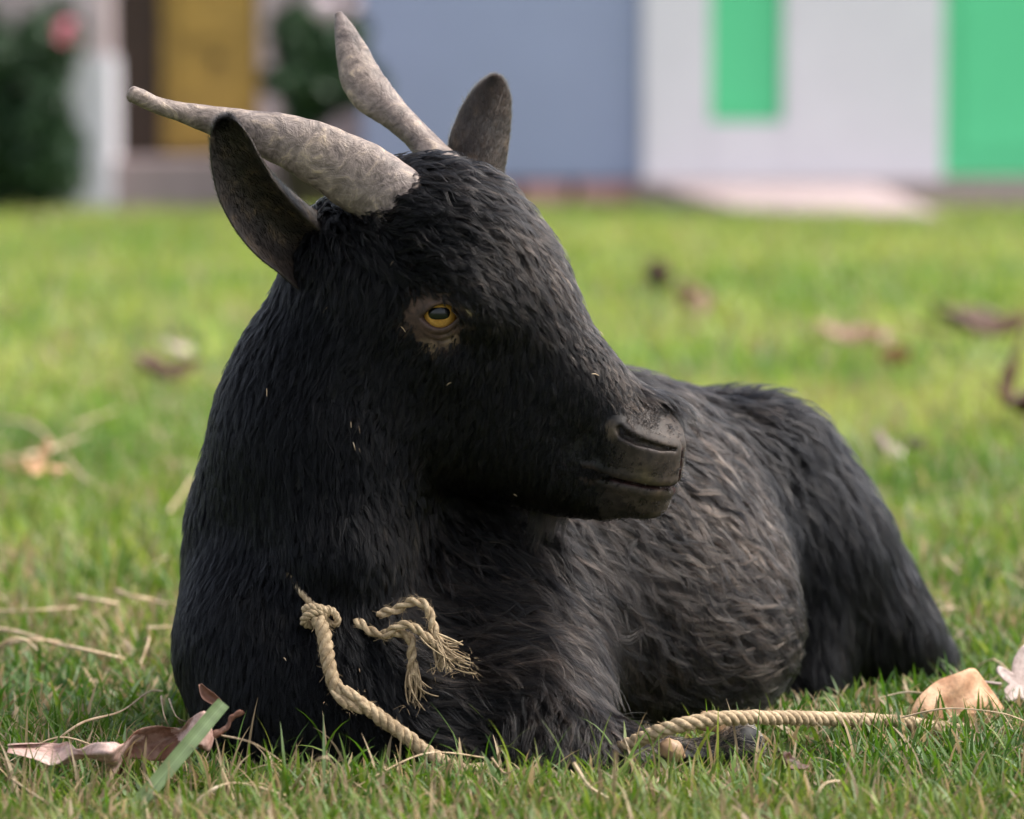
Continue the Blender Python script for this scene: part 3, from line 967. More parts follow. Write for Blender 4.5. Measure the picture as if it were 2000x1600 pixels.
def fuzz(C, R, n, seed, lng=.004):
    rng = np.random.default_rng(seed)
    i = rng.integers(1, len(C) - 1, n)
    T = C[np.minimum(i + 1, len(C) - 1)] - C[i - 1]; T /= np.linalg.norm(T, axis=1, keepdims=True)
    D = rng.normal(0, 1, (n, 3)); D -= T * (D * T).sum(1, keepdims=True); D /= np.linalg.norm(D, axis=1, keepdims=True)
    L = lng * rng.uniform(.3, 1.3, n)
    s = np.linspace(0, 1, 4)
    bend = rng.normal(0, .6, (n, 3)) + T * rng.choice([-1, 1], (n, 1)) * 1.4
    return (C[i] + D * R * .85)[:, None] + (D * .45)[:, None] * (L[:, None] * s)[..., None] + bend[:, None] * (L[:, None] * s ** 1.6 * .6)[..., None]

fibre_mat, nt, bs, _ = new_mat('rope_fibre')
bs.inputs['Base Color'].default_value = lin(176, 152, 118)
bs.inputs['Roughness'].default_value = .8
def on_goat(pix, off):
    P = trace([p[0] for p in pix], [p[1] for p in pix])
    N_ = grad(lambda q: sdf_goat(q, False), P, .003)
    return P + N_ * off
# collar: hugs the neck; its back half runs round behind
front_pix = [(470, 965), (515, 1062), (560, 1122), (612, 1180), (660, 1206), (720, 1206), (790, 1180), (826, 1120)]
fr_ = on_goat(front_pix, .0045) - grad(lambda q: sdf_goat(q, False), on_goat(front_pix, 0), .003) * np.array([.014, .0060, .0058, .001, .006, .010, .012, .014])[:, None]
ctr = fr_.mean(0) + np.array([0, .075, .02])
back_ = [ctr + np.array([.075, .0, .035]), ctr + np.array([.045, .05, .055]), ctr + np.array([-.03, .055, .07]), ctr + np.array([-.085, .01, .065])]
ring = np.concatenate([fr_, back_, fr_[:1]])
pr, C_, _, _ = twisted(ring, .0026, .012, 5)
collar = link(bpy.data.objects.new('collar_loop', pr.mesh('collar_loop', rope_mat)), rope)
# knot: two turns wrapped round the collar
kc = on_goat([(622, 1200)], .0080)[0]
pr = Parts()
for (o_, ax1, ax2, r1, r2, R_) in (((0, 0, 0), (1, 0, -.15), (.1, -.8, .5), .0075, .0062, .0030), ((-.0015, -.003, -.0045), (1, .1, .25), (0, -.6, .8), .0070, .0058, .0030), ((.010, .000, -.004), (.5, 0, -.9), (.8, -.4, .3), .0060, .0045, .0026)):
    th = np.linspace(0, 2 * np.pi, 40)
    loop = kc + np.array(o_) + np.outer(np.cos(th), unit(ax1)) * r1 + np.outer(np.sin(th), unit(ax2)) * r2
    p2, _, _, _ = twisted(loop[::3], R_, .011, 7, step=.0009)
    for V_, q_ in zip(p2.V, p2.Q):
        pr.add(V_, q_ - q_.min())
knot = link(bpy.data.objects.new('knot', pr.mesh('knot', rope_mat)), rope)
# hanging tether down to the lawn, under the folded foreleg and away to the right
hang = on_goat([(634, 1242), (641, 1290), (654, 1336), (670, 1360), (712, 1382), (770, 1424), (836, 1466)], .008)
hang[:, 1] = np.minimum.accumulate(hang[:, 1]) - .002
g0 = G(905, 1505, .006)
under = [g0 + np.array([.03, .02, -.002]), W(1120, 1500, -.045)]
out_ = [W(1210, 1462, -.068), W(1300, 1424, -.094), W(1390, 1405, -.090), W(1480, 1402, -.065), W(1600, 1404, -.02), W(1750, 1411, .03), W(1850, 1424, .045), W(2000, 1441, .062), W(2120, 1456, .075)]
key = np.concatenate([[kc + np.array([.001, -.004, -.004])], hang, [g0], under, out_])
pr, C_, A_, B_ = twisted(key, .0051, .0215, 9)
tether = link(bpy.data.objects.new('tether', pr.mesh('tether', rope_mat)), rope)
fz = [fuzz(C_, .0051, 2600, 3, .0032)]
# worn bulge in the hanging part
wc = hang[3] + np.array([.004, -.002, -.002])
pr = Parts()
for k, (dx, dz) in enumerate(((-.004, -.002), (.002, -.004), (.006, .001), (.001, .003), (.009, -.003))):
    th = np.linspace(0, 1, 20)
    a_ = wc + np.array([dx - .008, 0, dz + .008]); b_ = wc + np.array([dx + .007, -.001, dz - .006])
    mid = wc + np.array([dx, -.004, dz])
    loop = np.outer((1 - th) ** 2, a_) + np.outer(2 * th * (1 - th), mid) + np.outer(th ** 2, b_)
    pr.add(*tube_np(loop, .0028 * np.sin(np.pi * (.12 + .8 * th)), 8))
link(bpy.data.objects.new('worn_splice', pr.mesh('worn_splice', rope_mat)), rope)
fz.append(fuzz(np.repeat(wc[None], 30, 0) + np.random.default_rng(1).normal(0, .005, (30, 3)), .003, 120, 4, .003))
# frayed ends
Yf = float(on_goat([(720, 1205)], .006)[0][1]) - .006
def fray(name, keys, R, fan, seed, n):
    rng = np.random.default_rng(seed)
    pts_ = np.array([W(x, y, Yf + dy) for x, y, dy in keys])
    pr, C, A, B = twisted(pts_, R, .020, seed, strands=2, step=.0010, wear=.12)
    end, d0 = C[-1], unit(C[-1] - C[-6])
    for k in range(n):
        tx, ty, dy = fan[rng.integers(len(fan))]
        tgt = W(tx + rng.normal(0, 9), ty + rng.normal(0, 9), Yf + dy + rng.normal(0, .004))
        s0 = C[-1 - rng.integers(0, 10)] + rng.normal(0, R * .4, 3)
        L = np.linalg.norm(tgt - s0)
        th = np.linspace(0, 1, 14)[:, None]
        mid = s0 + d0 * L * .45 + rng.normal(0, .0045, 3)
        cv = (1 - th) ** 2 * s0 + 2 * th * (1 - th) * mid + th ** 2 * tgt
        pr.add(*tube_np(cv, rng.uniform(.00035, .0011) * (1 - .45 * th[:, 0]), 5))
    ob = link(bpy.data.objects.new(name, pr.mesh(name, rope_mat)), rope)
    fz.append(fuzz(C, R, 160, seed, .004))
    fz.append(fuzz(np.repeat(W(fan[0][0], fan[0][1], Yf + fan[0][2])[None], 12, 0) + rng.normal(0, .004, (12, 3)), .002, 40, seed, .006))
    return ob
fray('frayed_end', [(738, 1200, .004), (775, 1190, 0), (806, 1175, -.004), (834, 1186, -.008), (846, 1222, -.010), (858, 1258, -.012)], .0034,
     [(918, 1300, -.020), (912, 1290, -.02), (862, 1306, -.016), (880, 1304, -.018), (868, 1300, -.014), (895, 1262, -.014), (905, 1280, -.02)], 21, 46)
fray('frayed_end', [(696, 1210, .004), (722, 1232, -.002), (752, 1240, -.006), (782, 1236, -.008), (802, 1250, -.010), (803, 1285, -.010), (806, 1318, -.010)], .0034,
     [(802, 1392, -.010), (812, 1390, -.012), (806, 1395, -.010), (828, 1386, -.008), (834, 1360, -.008)], 22, 30)
fray('loose_strand', [(752, 1244, -.010), (772, 1226, -.012), (796, 1220, -.014), (824, 1236, -.014), (852, 1262, -.014)], .0030,
     [(866, 1304, -.016), (884, 1296, -.018)], 23, 14)
fz = np.concatenate(fz).astype(np.float32)
fo = curves_obj('loose_fibres', fz, np.array([[.00009, .00008, .00006, .00003]], np.float32), np.zeros(len(fz), np.float32), fibre_mat, rope)
fo['kind'] = 'stuff'

# ------------------------------------------------------------------ lawn
soil_mat, nt, bs, _ = new_mat('lawn_soil')
oc = obj_coord(nt)
nA = noise(nt, 3.0, 6, .6, oc)
nB = noise(nt, 60, 5, .7, oc)
c1 = ramp(nt, nA, [(.3, (.050, .085, .018)), (.55, (.085, .135, .025)), (.75, (.120, .150, .040))])
nt.links.new(mixc(nt, 1.0, c1, ramp(nt, nB, [(.3, (.45, .45, .4)), (.7, (1.15, 1.1, 1))]), 'MULTIPLY'), bs.inputs['Base Color'])
bs.inputs['Roughness'].default_value = .95
bump(nt, bs, nB, .8, .02)
bm = bmesh.new()
bmesh.ops.create_grid(bm, x_segments=60, y_segments=60, size=150)
gm = bpy.data.meshes.new('ground'); bm.to_mesh(gm); bm.free()
gm.materials.append(soil_mat)
link(bpy.data.objects.new('ground', gm), None, kind='structure', label='green lawn ground under the goat and up to the house', category='ground')

def blade_material(name, translucency=.42):
    m, nt, bs, out = new_mat(name)
    at = nd(nt, 'ShaderNodeAttribute', attribute_name='blade')
    nt.links.new(at.outputs['Color'], bs.inputs['Base Color'])
    bs.inputs['Roughness'].default_value = .5
    bs.inputs['Specular IOR Level'].default_value = .35
    tr = nt.nodes.new('ShaderNodeBsdfTranslucent')
    hs = nd(nt, 'ShaderNodeHueSaturation', Saturation=1.1, Value=1.25)
    nt.links.new(at.outputs['Color'], hs.inputs['Color'])
    nt.links.new(hs.outputs[0], tr.inputs['Color'])
    mx = nd(nt, 'ShaderNodeMixShader', Fac=translucency)
    nt.links.new(bs.outputs[0], mx.inputs[1]); nt.links.new(tr.outputs[0], mx.inputs[2])
    nt.links.new(mx.outputs[0], out.inputs['Surface'])
    return m
blade_mat = blade_material('grass_blade')
def value_noise(x, y, cell, seed):
    r = np.random.default_rng(seed)
    T = r.random((256, 256))
    fx, fy = x / cell + 37.3, y / cell + 91.7
    i, j = np.floor(fx).astype(int), np.floor(fy).astype(int)
    u, v = fx - i, fy - j
    u, v = u * u * (3 - 2 * u), v * v * (3 - 2 * v)
    g = lambda a, b: T[a % 256, b % 256]
    return (g(i, j) * (1 - u) + g(i + 1, j) * u) * (1 - v) + (g(i, j + 1) * (1 - u) + g(i + 1, j + 1) * u) * v
def blades(X, Y, rng, length, width, rows, dead=.07, lean=.9, z0=0.0, tone=1.0, short=1.0):
    n = len(X)
    az = rng.uniform(0, 2 * np.pi, n)
    L = length * rng.uniform(.4, 1.5, n) * short
    Wd = width * rng.uniform(.45, 1.35, n)
    ln = np.clip(rng.normal(lean * .55, .35, n), .05, 1.5)
    curl = rng.uniform(.2, 1.5, n)
    d = np.stack([np.cos(az), np.sin(az)], 1)
    sdv = np.stack([-np.sin(az + rng.normal(0, .5, n)), np.cos(az + rng.normal(0, .5, n)), rng.normal(0, .25, n)], 1)
    s = np.linspace(0, 1, rows)
    ang = ln[:, None] + curl[:, None] * s[None] ** 1.3
    stp = L[:, None] / (rows - 1)
    hx = np.concatenate([np.zeros((n, 1)), np.cumsum(np.sin(ang[:, :-1]) * stp, 1)], 1)
    hz = np.concatenate([np.zeros((n, 1)), np.cumsum(np.cos(ang[:, :-1]) * stp, 1)], 1)
    C = np.empty((n, rows, 3))
    C[..., 0] = X[:, None] + d[:, :1] * hx
    C[..., 1] = Y[:, None] + d[:, 1:] * hx
    C[..., 2] = z0 + np.maximum(hz, .001)
    w = Wd[:, None] * np.clip((1 - s ** 2.2) * (.55 + .9 * np.minimum(s * 3, 1) * .5), .04, 1)[None] * .5
    V = np.stack([C - sdv[:, None] * w[..., None], C + sdv[:, None] * w[..., None]], 2)
    k = np.arange(rows - 1)
    q = np.stack([k * 2, k * 2 + 1, k * 2 + 3, k * 2 + 2], 1)
    Q = (np.arange(n) * rows * 2)[:, None, None] + q[None]
    # colour of each blade: own patches and dead straw, plus light painted in by distance
    p1, p2 = value_noise(X, Y, .55, 3), value_noise(X, Y, .16, 4)
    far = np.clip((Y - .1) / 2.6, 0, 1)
    mixv = np.clip(.27 + .54 * far + .8 * (p1 - .5) + .5 * (p2 - .5) + rng.normal(0, .20, n), 0, 1)[:, None]  # yellower with distance, painting in the brighter look of the far lawn
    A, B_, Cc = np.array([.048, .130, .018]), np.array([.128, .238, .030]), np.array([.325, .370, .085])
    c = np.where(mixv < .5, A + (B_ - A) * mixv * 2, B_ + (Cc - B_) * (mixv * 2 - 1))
    c = c * rng.uniform(.7, 1.3, (n, 1)) * tone * (.60 + .40 * far[:, None])  # near blades darkened: shade between them is painted into the colour
    pale = rng.random(n) < .05
    c[pale] = np.array([.20, .27, .13]) * rng.uniform(.8, 1.2, (pale.sum(), 1))
    dd = rng.random(n) < dead * (1 + .8 * far) * (.4 + 1.6 * value_noise(X, Y, .22, 8))
    c[dd] = np.array([.32, .235, .135]) * rng.uniform(.55, 1.25, (dd.sum(), 1))
    col = np.repeat(c, rows * 2, 0)
    return V.reshape(-1, 3), Q.reshape(-1, 4), col
def finish_blades(name, V, Q, col, mat, **props):
    me = mesh_np(name, V, Q, mat)
    at = me.attributes.new('blade', 'FLOAT_COLOR', 'POINT')
    at.data.foreach_set('color', np.concatenate([col, np.ones((len(col), 1))], 1).astype(np.float32).ravel())
    return link(bpy.data.objects.new(name, me), None, **props)
def wedge(n, y0, y1, rng, margin=.10):
    """Random lawn positions inside the camera's field, with a margin for a step to the side."""
    Y = y0 + (y1 - y0) * rng.random(n)
    half = (Y - CAM[1]) * 1000 / FPX
    keep_w = half * 1.12 + margin
    wmax = keep_w.max()
    X = rng.uniform(-wmax, wmax, n)
    k = np.abs(X) < keep_w
    return X[k], Y[k]
rng = np.random.default_rng(11)
acc = [[], [], []]; off_ = 0
def put(V, Q, c):
    global off_
    acc[0].append(V); acc[1].append(Q + off_); acc[2].append(c); off_ += len(V)
X, Y = wedge(60000, -.46, .75, rng, .32)
z_ = np.full(len(X), .012)
sd_g = sdf_goat(np.stack([X, Y, z_], 1), False)
k = (sd_g > .003)
X, Y = X[k], Y[k]
near = Y < .0
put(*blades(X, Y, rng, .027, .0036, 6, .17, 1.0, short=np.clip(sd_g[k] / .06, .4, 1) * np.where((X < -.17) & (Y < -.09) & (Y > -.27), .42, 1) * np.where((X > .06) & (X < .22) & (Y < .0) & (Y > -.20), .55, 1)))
nbase = 9000                                                    # fine upright blades and runners near the lens
X, Y = wedge(nbase, -.46, .05, rng, .1)
sd_g = sdf_goat(np.stack([X, Y, np.full(len(X), .02)], 1), False)
k = sd_g > .004
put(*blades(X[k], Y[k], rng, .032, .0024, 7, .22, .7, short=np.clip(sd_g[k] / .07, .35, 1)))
hx_ = rng.uniform(-.20, .36, 150); hy_ = rng.uniform(-.20, -.06, 150)      # taller tufts against the goat
kk = sdf_goat(np.stack([hx_, hy_, np.full(150, .02)], 1), False) > .006
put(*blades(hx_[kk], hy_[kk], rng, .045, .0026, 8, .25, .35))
X, Y = wedge(90000, .75, 3.4, rng, .9)
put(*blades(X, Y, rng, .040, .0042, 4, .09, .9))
X, Y = wedge(120000, 3.4, 13.6, rng, 2.6)
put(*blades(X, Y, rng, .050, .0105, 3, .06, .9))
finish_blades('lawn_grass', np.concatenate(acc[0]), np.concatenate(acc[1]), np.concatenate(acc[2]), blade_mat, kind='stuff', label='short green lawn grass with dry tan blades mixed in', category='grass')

# dry straw lying in the grass
straw_mat, nt, bs, _ = new_mat('dry_straw')
nA = noise(nt, 70, 4, .6, obj_coord(nt))
nt.links.new(ramp(nt, nA, [(.3, lin(140, 112, 84)), (.55, lin(190, 165, 135)), (.75, lin(214, 196, 172))]), bs.inputs['Base Color'])
bs.inputs['Roughness'].default_value = .8
pr = Parts()
def straw(keys, r):
    P = np.array([G(x, y, z) for x, y, z in keys])
    C, _ = resample(catmull(P, 12 * len(P)), .004)
    rr = r * .68 * (1 + .2 * np.sin(np.linspace(0, 9, len(C)))) * np.linspace(1, .6, len(C))
    pr.add(*tube_np(C, rr, 5))
for keys, r in (([(-20, 1228, .02), (40, 1236, .028), (110, 1258, .026), (160, 1268, .03), (245, 1288, .02)], .0028), ([(0, 1262, .02), (60, 1250, .03), (120, 1255, .02)], .0025), ([(150, 1166, .03), (190, 1172, .035), (230, 1180, .03)], .003),
                ([(228, 1154, .03), (262, 1166, .035), (300, 1172, .03)], .003), ([(300, 1176, .025), (340, 1178, .03)], .002), ([(-20, 1195, .02), (60, 1192, .03), (160, 1186, .025)], .002),
                ([(100, 1455, .015), (160, 1412, .03), (235, 1390, .032), (290, 1352, .03), (318, 1350, .03)], .0013), ([(315, 1360, .03), (320, 1395, .03), (330, 1420, .02)], .0012), ([(330, 1365, .03), (345, 1400, .03), (370, 1412, .02)], .0011),
                ([(0, 820, .03), (60, 830, .04), (110, 870, .03), (160, 930, .03), (210, 960, .02)], .004), ([(0, 900, .03), (90, 880, .04), (170, 850, .03)], .0035), ([(150, 830, .03), (230, 800, .04)], .003), ([(330, 1000, .03), (380, 930, .04)], .003),
                ([(430, 1436, .035), (490, 1450, .05), (540, 1480, .03), (560, 1500, .01)], .0008), ([(380, 1570, .01), (420, 1540, .02), (470, 1530, .022), (560, 1555, .015)], .0016), ([(1120, 1490, .035), (1150, 1535, .02), (1190, 1560, .012)], .0018), ([(1196, 1600, .0), (1200, 1540, .035), (1202, 1468, .065)], .0022),
                ([(1590, 1600, .0), (1596, 1555, .03), (1612, 1530, .034), (1640, 1525, .02)], .0013), ([(560, 1560, .01), (600, 1500, .04), (640, 1480, .05), (660, 1530, .02)], .0013), ([(20, 1520, .02), (80, 1560, .02), (130, 1590, .01)], .0012),
                ([(1760, 1402, .04), (1850, 1384, .05), (1950, 1392, .05), (2000, 1408, .04)], .0009), ([(960, 1480, .03), (985, 1510, .02), (1010, 1500, .03)], .0010)):
    straw(keys, r)
for i in range(170):
    x, y = rng.uniform(-.9, .9), rng.uniform(-.24, 2.4)
    if float(sdf_goat(np.array([[x, y, .02]]), False)[0]) < .03:
        continue
    a = rng.uniform(0, 6.28); L = rng.uniform(.02, .07)
    b = a + rng.normal(0, .5)
    z = rng.uniform(.012, .03)
    if float(sdf_goat(np.array([[x + 1.6 * L * math.cos(a), y + 1.6 * L * math.sin(a), .02]]), False)[0]) < .04 or (y < .1 and .0 < x < .3):
        continue
    C = np.array([[x, y, z], [x + L * math.cos(a), y + L * math.sin(a), z + rng.uniform(-.006, .012)], [x + L * (math.cos(a) + math.cos(b)), y + L * (math.sin(a) + math.sin(b)), max(.006, z - .006)]])
    C, _ = resample(catmull(C, 20), .006)
    pr.add(*tube_np(C, rng.uniform(.0006, .0014) * np.linspace(1, .5, len(C)), 5))
link(bpy.data.objects.new('dry_straw', pr.mesh('dry_straw', straw_mat)), None, kind='stuff', label='scattered pale dry straw lying in the grass', category='straw')

# the broad cut blade leaning in front of the long curled leaf
bl = catmull([[*W(232, 1612, -.245), .0105], [*W(300, 1535, -.225), .0112], [*W(370, 1452, -.205), .0112], [*W(415, 1398, -.19), .0108], [*W(437, 1373, -.183), .0100]], 30)
sv = unit((.76, .12, -.65))
n_, m_ = 30, 13
vv = np.linspace(-1, 1, m_)
prof_ = .0018 * (1 - vv ** 2)
tap = np.clip(np.linspace(0, 1, n_) * 4 + .5, 0, 1)
V = (bl[:, None, :3] + sv * (bl[:, None, 3:] * .46 * tap[:, None, None] * vv[None, :, None]) + np.array([0, 1.0, -.2]) * prof_[None, :, None]).reshape(-1, 3)
ii, jj = np.meshgrid(np.arange(n_ - 1), np.arange(m_ - 1), indexing='ij')
Q = np.stack([ii * m_ + jj, ii * m_ + jj + 1, (ii + 1) * m_ + jj + 1, (ii + 1) * m_ + jj], -1).reshape(-1, 4)
vein = np.where(np.arange(m_) % 2 == 0, 1.12, .86); vein[m_ // 2] = 1.35
colv = np.array([.165, .225, .105])[None, None] * vein[None, :, None] * (1 + .12 * np.sin(np.arange(n_) * 1.7))[:, None, None]
colv = np.concatenate([colv.reshape(-1, 3)] * 2)
Vt = np.concatenate([V, V + np.array([0, .0005, 0])]); Q = np.concatenate([Q, Q[:, ::-1] + n_ * m_])
ob = finish_blades('grass_blade', Vt, Q, colv, blade_mat, label='single broad pale green grass blade leaning across a curled brown leaf', category='grass blade')

# chaff caught in the goat's coat
pr = Parts()
cx_ = [(905, 500, .6), (897, 508, .9), (770, 515, -1), (880, 745, -.6), (700, 840, 1.4), (690, 872, 1.3), (684, 830, 1.5), (850, 930, .7), (866, 945, -.5), (700, 880, 1.2), (530, 770, 1.3), (1160, 735, .2), (1165, 660, .1), (1240, 1085, .15), (640, 606, -.8), (940, 905, .9), (790, 640, .9), (560, 1290, .8), (700, 1312, 1.4), (1010, 960, .6), (820, 905, 1.0)]
P_ = trace([c[0] for c in cx_], [c[1] for c in cx_])
N_ = grad(lambda q: sdf_goat(q, False), P_, .003)
for (px, py, a), p, n in zip(cx_, P_, N_):
    L = rng.uniform(.0012, .0032)
    d = unit(np.array([math.cos(a), 0, -math.sin(a)]) - n * (np.array([math.cos(a), 0, -math.sin(a)]) @ n))
    c0 = p + n * rng.uniform(.003, .006)
    pr.add(*tube_np(np.array([c0 - d * L, c0 + np.array([0, 0, .0006]), c0 + d * L]), np.array([.0002, .00035, .00018]), 5))
link(bpy.data.objects.new('chaff', pr.mesh('chaff', straw_mat)), goat, kind='stuff')

# ------------------------------------------------------------------ fallen leaves
def leaf_material(name, a, b, c, sc=55):
    m, nt, bs, out = new_mat(name)
    oc = obj_coord(nt)
    nA = noise(nt, sc, 5, .6, oc); nB = noise(nt, 320, 4, .6, oc)
    c1 = ramp(nt, nA, [(.3, a), (.52, b), (.72, c)])
    c2 = mixc(nt, 1.0, c1, ramp(nt, nB, [(.3, (.72, .7, .68)), (.6, (1.06, 1.05, 1.04))]), 'MULTIPLY')
    nt.links.new(c2, bs.inputs['Base Color'])
    bs.inputs['Roughness'].default_value = .6
    bump(nt, bs, nB, .35, .001)
    tr = nt.nodes.new('ShaderNodeBsdfTranslucent'); nt.links.new(c2, tr.inputs['Color'])
    mx = nd(nt, 'ShaderNodeMixShader', Fac=.18)
    nt.links.new(bs.outputs[0], mx.inputs[1]); nt.links.new(tr.outputs[0], mx.inputs[2]); nt.links.new(mx.outputs[0], out.inputs['Surface'])
    return m
leaf_brown = leaf_material('leaf_brown', lin(70, 42, 30), lin(126, 86, 68), lin(196, 164, 150), 30)
leaf_tan = leaf_material('leaf_tan', lin(168, 118, 84), lin(202, 158, 122), lin(222, 184, 150))
leaf_pale = leaf_material('leaf_pale', lin(132, 110, 102), lin(172, 152, 146), lin(196, 180, 174))
leaf_under = leaf_material('leaf_underside', lin(150, 112, 100), lin(186, 156, 146), lin(206, 182, 174), 40)
leaf_dark = leaf_material('leaf_dark', lin(52, 34, 26), lin(88, 58, 42), lin(120, 84, 62))

def tube_part(name, pix, r, mat, parent):
    P = np.array([W(x, y, Y) for x, y, Y in pix])
    C, t = resample(catmull(P, 16 * len(P)), .0015)
    pr = Parts()
    for k in range(2):
        V, q = tube_np(C + np.stack([np.cos(t * 420 + k * 3.1), np.zeros_like(t), np.sin(t * 420 + k * 3.1)], 1) * r * .35, r * np.linspace(1.0, .6, len(C)) * (1 + .25 * np.sin(t * 300)), 6)
        pr.add(V, q)
    return link(bpy.data.objects.new(name, pr.mesh(name, mat)), parent)
LONG = [((14, 1462), (16, 1468)), ((70, 1462), (77, 1480)), ((108, 1464), (105, 1500)), ((130, 1457), (142, 1490)), ((152, 1470), (176, 1484)), ((185, 1456), (210, 1504)), ((222, 1452), (230, 1527)), ((243, 1452), (242, 1500)),
        ((270, 1430), (252, 1484)), ((305, 1423), (302, 1487)), ((336, 1428), (337, 1480)), ((352, 1434), (354, 1472)), ((371, 1414), (380, 1460)), ((400, 1396), (408, 1470)), ((414, 1424), (418, 1447))]
root = empty('curled_leaf', W(220, 1500, -.12), label='long curled brown dry leaf lying by the goat\'s chest', category='leaf')
keys = [((a[0], a[1] - 6), (b[0], b[1] - 2), -.138 + .014 * math.sin(i * .9), .012 + .008 * math.sin(i * 1.3)) for i, (a, b) in enumerate(LONG)]
lm = build_ear(keys, leaf_brown, lambda v, t: np.sin((v + 1) * 2.2 + t * 9) * .8 + .10 * np.sin(v * 9 + t * 40) + .12 * np.sin(t * 60) * np.abs(v), n=120, m=18, thick=.0005, name='leaf_blade')
lm.materials.append(leaf_under)                       # the twisted blade shows its pale underside at both ends
for p in lm.polygons:
    t_ = (min(p.vertices) % (120 * 18)) // 18 / 119
    v_ = (min(p.vertices) % 18) / 17
    if t_ < .50 + .10 * math.sin(v_ * 5) or t_ > .80 - .10 * math.sin(v_ * 4 + 1):
        p.material_index = 1
link(bpy.data.objects.new('leaf_blade', lm), root)
tube_part('leaf_stalk', [(408, 1440, -.132), (428, 1430, -.130), (444, 1420, -.128), (452, 1402, -.127), (474, 1390, -.127)], .0021, leaf_brown, root)
link(bpy.data.objects.new('leaf_lobe', build_ear([((388, 1338), (394, 1336), -.128, .002), ((391, 1355), (404, 1344), -.129, .003), ((397, 1366), (418, 1354), -.130, .004), ((410, 1374), (432, 1368), -.131, .003), ((424, 1384), (436, 1378), -.132, .002)], leaf_brown, lambda v, t: np.sin((v + 1) * 1.6), n=24, m=8, thick=.0005, name='leaf_lobe')), root)

# big tan leaf standing on edge behind the rope
root = empty('tan_leaf', W(1890, 1440, .09), label='large tan dry leaf standing on edge behind the rope', category='leaf')
keys = [((1776, 1408), (1778, 1445), .075, .004), ((1790, 1370), (1800, 1470), .078, .008), ((1826, 1337), (1842, 1478), .085, .012), ((1866, 1318), (1890, 1474), .092, .012), ((1902, 1306), (1934, 1468), .100, .010), ((1924, 1330), (1960, 1462), .108, .008), ((1952, 1368), (1980, 1452), .114, .006), ((1988, 1420), (1998, 1440), .12, .002)]
link(bpy.data.objects.new('leaf_blade', build_ear(keys, leaf_tan, lambda v, t: -.30 * np.sin((v + 1) * 1.55) + .16 * np.sin(v * 7 + t * 9) + .5 * np.abs(v + .25) + .10 * np.sin(t * 23), n=60, m=26, thick=.0006, name='leaf_blade')), root)
tube_part('leaf_vein', [(1782, 1424, .066), (1850, 1402, .070), (1920, 1394, .088), (1990, 1430, .114)], .0009, leaf_tan, root)

def leaf_mesh(name, mat, lobes, size, seed, curl):
    """A fallen leaf lying around the origin: a ruffled blade, lobed when lobes > 0."""
    rng = np.random.default_rng(seed)
    nr, na = 9, 60
    th = np.linspace(0, 2 * np.pi, na, endpoint=False)
    if lobes:
        R = .42 + .58 * np.abs(np.cos(th * lobes / 2)) ** 1.6
        R *= .8 + .2 * np.cos(th)
    else:
        R = 1 / np.sqrt(np.cos(th) ** 2 + (np.sin(th) / .46) ** 2)
    R *= 1 + .04 * np.sin(th * 9 + rng.uniform(0, 6)) + .03 * np.sin(th * 17 + rng.uniform(0, 6))
    V = [np.zeros((1, 3))]
    for k in range(1, nr + 1):
        r = R * k / nr * size
        x, y = r * np.cos(th), r * np.sin(th)
        z = curl * (y * y) / size * 1.3 + curl * .5 * (x * x) / size + .10 * size * (k / nr) ** 2 * np.sin(th * 3 + rng.uniform(0, 6)) * curl
        V.append(np.stack([x, y, z], 1))
    V = np.concatenate(V)
    F = [(0, 1 + j, 1 + (j + 1) % na) for j in range(na)]
    for k in range(nr - 1):
        a, b = 1 + k * na, 1 + (k + 1) * na
        F += [(a + j, b + j, b + (j + 1) % na, a + (j + 1) % na) for j in range(na)]
    me = mesh_np(name, V, F, mat)
    bm = bmesh.new(); bm.from_mesh(me)
    bmesh.ops.solidify(bm, geom=bm.faces[:], thickness=.0006)
    bm.to_mesh(me); bm.free()
    me.polygons.foreach_set('use_smooth', np.ones(len(me.polygons), bool))
    return me
def fallen(name, label, px, py, z, size, mat, lobes, curl, rot, seed):
    root = empty(name, G(px, py, z), label=label, category='leaf', group='leaves fallen on the lawn')
    root.rotation_euler = rot
    b = bpy.data.objects.new('leaf_blade', leaf_mesh('leaf_blade', mat, lobes, size, seed, curl)); COL.objects.link(b); b.parent = root
    C = np.array([[-size * .5, 0, .0006], [-size * 1.05, size * .04, .002], [-size * 1.45, size * .16, .004]])
    V, q = tube_np(catmull(C, 12), np.linspace(.0014, .0008, 12) * size / .04, 6)
    s = bpy.data.objects.new('leaf_stalk', mesh_np('leaf_stalk', V, q, mat)); COL.objects.link(s); s.parent = root
    return root
fallen('pale_leaf', 'pale lobed leaf beside the large tan leaf', 1990, 1338, .028, .034, leaf_pale, 5, .25, (.95, .1, .5), 1)
fallen('small_leaf', 'tiny dark leaf with a pale underside by the goat\'s hoof', 1535, 1492, .022, .014, leaf_dark, 0, 1.0, (.7, .5, .6), 2)
